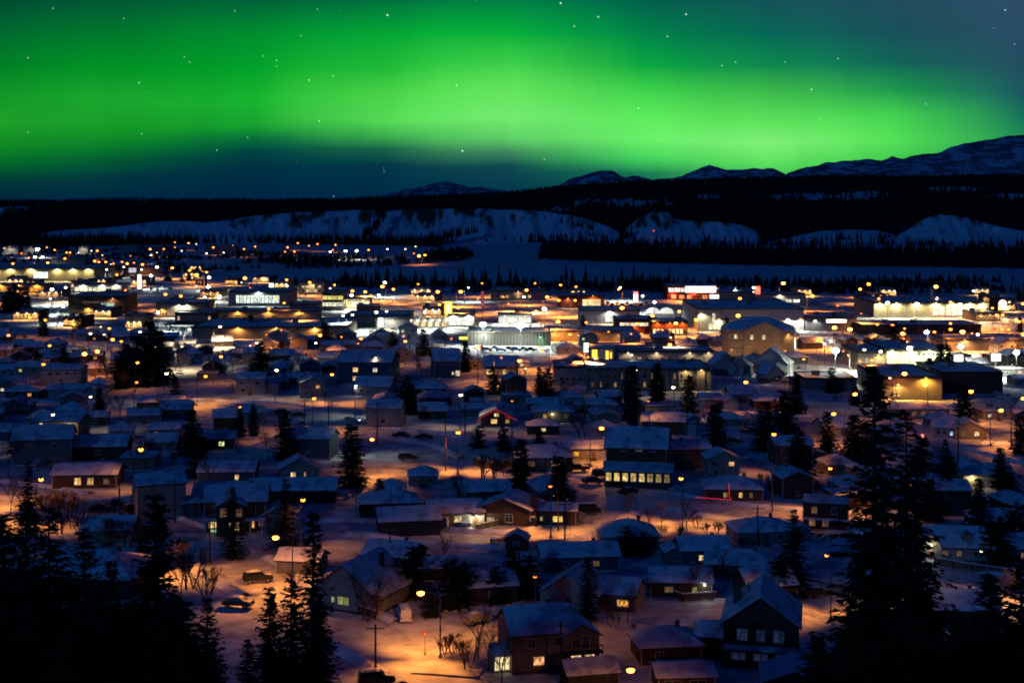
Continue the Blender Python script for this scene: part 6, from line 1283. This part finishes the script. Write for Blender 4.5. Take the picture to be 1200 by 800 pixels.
# trees and shrubs in the gardens
k = 0
for _ in range(4000):
    if k >= 215: break
    y = rnd.uniform(225, 620) ** 1.0; x = rnd.uniform(-.37, .37) * y; px, py = pix(x, y)
    if in_road(x, y, 2.0) or any(point_in(pg, x, y) for pg in OPENG) or any((x - a) ** 2 + (y - b) ** 2 < (r * .8 + 1.0) ** 2 for a, b, r in FOOT): continue
    q = rnd.random(); h = rnd.uniform(5, 11)
    if q < .16: spruce('mid', rnd.randrange(4), x, y, 0, h, 'dark pointed spruce', px, py - h * F / y * .5, False, 1.45, 'dark spruces among the houses')
    elif q < .20: spruce('round', rnd.randrange(2), x, y, 0, h * .7, 'round dark spruce', px, py - h * F / y * .35, False, 1.1, 'dark spruces among the houses')
    else: bare('tree' if q < .8 else 'bush', rnd.randrange(3), px, py - (h * .8 if q < .8 else 3) * F / y, py, 'bare leafless tree' if q < .8 else 'bare twiggy shrub')
    FOOT.append((x, y, 1.5)); k += 1
# sheds and low snow-roofed shops filling the town behind the houses
k = 0; FILLB = {}
for _ in range(3000):
    if k >= 46: break
    y = rnd.uniform(560, 1150); x = rnd.uniform(-.37, .37) * y; px, py = pix(x, y)
    if point_in(RIVG, x, y) or in_road(x, y, 9) or any((x - a) ** 2 + (y - b) ** 2 < (r + 13) ** 2 for a, b, r in FOOT) or (px > 400 and py < 345) or (y > 980 and px > 240): continue
    v = rnd.randrange(4); wl = rnd.choice(('beige', 'grey', 'brown', 'pale'))
    if v not in FILLB:
        root, _, w = make_block(0, (26, 34, 20, 30)[v], (400, 420, 390, 380)[v], (4.5, 5.5, 6.5, 4)[v], (14, 16, 13, 18)[v], wall='grey', rows=[(2.2, 1.6, 6, .5, (.9, .55, .2), .5, .05, .95)], name='shop'); [glow(root, w * u, 0, 3.2, 420, (1, .5, .14)) for u in (-.32, .05, .38)]; index_kids(root); FILLB[v] = root
    else: root = copy_tree(FILLB[v])
    for c in root.children:
        if c.name.startswith('wall'): c.color = (*WALL[wl], 1)
    root.location = (x, y, 0); root.rotation_euler = (0, 0, R(rnd.uniform(-12, 12))); n_ = {'beige': 'tan', 'grey': 'grey', 'brown': 'brown', 'pale': 'pale'}[wl]
    thing(root, f'low {n_} flat-roofed shop', 'building', px, py - 4, DG); FOOT.append((x, y, 12)); k += 1

# ------------------------------------------------------------------ labels: what it looks like, and where to find it
ORD = ['', 'second ', 'third ', 'fourth ', 'fifth ', 'sixth ', 'seventh ', 'eighth ', 'ninth ', 'tenth ', 'eleventh ', 'twelfth '] + [w + ' ' for w in ('thirteenth fourteenth fifteenth sixteenth seventeenth eighteenth nineteenth twentieth twenty-first twenty-second twenty-third twenty-fourth twenty-fifth twenty-sixth twenty-seventh twenty-eighth twenty-ninth thirtieth').split()]
MARKS = [('the tan hotel', 888, 402), ('the big white supermarket', 880, 375), ('the cream-green warehouse', 1074, 420), ('the long cream store', 1090, 362), ('the red-gabled house', 582, 486), ('the lone spruce on open snow', 610, 545), ('the brown three-storey house', 750, 540), ('the brilliant white porch', 558, 597), ('the tall pale blank house', 188, 575), ('the sunroom house', 640, 745), ('the dark timber house', 895, 725), ('the gable-lamp cottage', 1115, 632), ('the red string lights', 836, 592), ('the two brightest masts', 588, 381), ('the blue-roofed block', 434, 428), ('the pilastered apartments', 760, 445), ('the dark brown office', 113, 358), ('the very long cream store', 50, 324), ('the yellow pole sign', 526, 361), ('the hip-roofed lower left bungalow', 108, 645), ('the tallest ragged spruce', 1025, 560), ('the lights on the river point', 492, 299), ('the far left white mast', 44, 293), ('the round white sign', 1175, 356), ('the twin white tents', 773, 364), ('the floodlit hall roof', 310, 388), ('the snow-heaped car', 279, 708), ('the lit cream house', 72, 498), ('the two big river lamps', 298, 327), ('the red-lit store', 812, 345), ('the orange-lit workshop', 1070, 460), ('the brown gabled house', 278, 600), ('the orange-window house', 690, 690), ('the upright white box sign', 446, 377), ('the bluish-and-yellow windowed bungalow', 1130, 500), ('the bright snow lot', 960, 436), ('the lamp by the snowy lot', 436, 515), ('the arched hall', 303, 351), ('the tall pale pylon', 163, 330), ('the white tent-side pylon', 745, 347), ('the nearest street lamp', 493, 695)]
buckets = {}
for rec in THINGS:
    o, desc, cat, px, py, grp, own = rec
    if own: o['label'] = desc; continue
    name, mx, my = min(MARKS, key=lambda m: (m[1] - px) ** 2 + ((m[2] - py) * 1.7) ** 2)
    dx, dy = px - mx, (py - my) * 1.7
    rel = ('right of' if dx > 0 else 'left of') if abs(dx) > abs(dy) else ('beyond' if dy < 0 else 'in front of')
    buckets.setdefault((desc, rel, name), []).append((dx * dx + dy * dy, rec))
for (desc, rel, name), rows in buckets.items():
    rows.sort(key=lambda r: r[0])
    for i, (_, rec) in enumerate(rows):
        rec[0]['label'] = f'{ORD[i] if i < len(ORD) else "farther "}{desc} {rel} {name}'
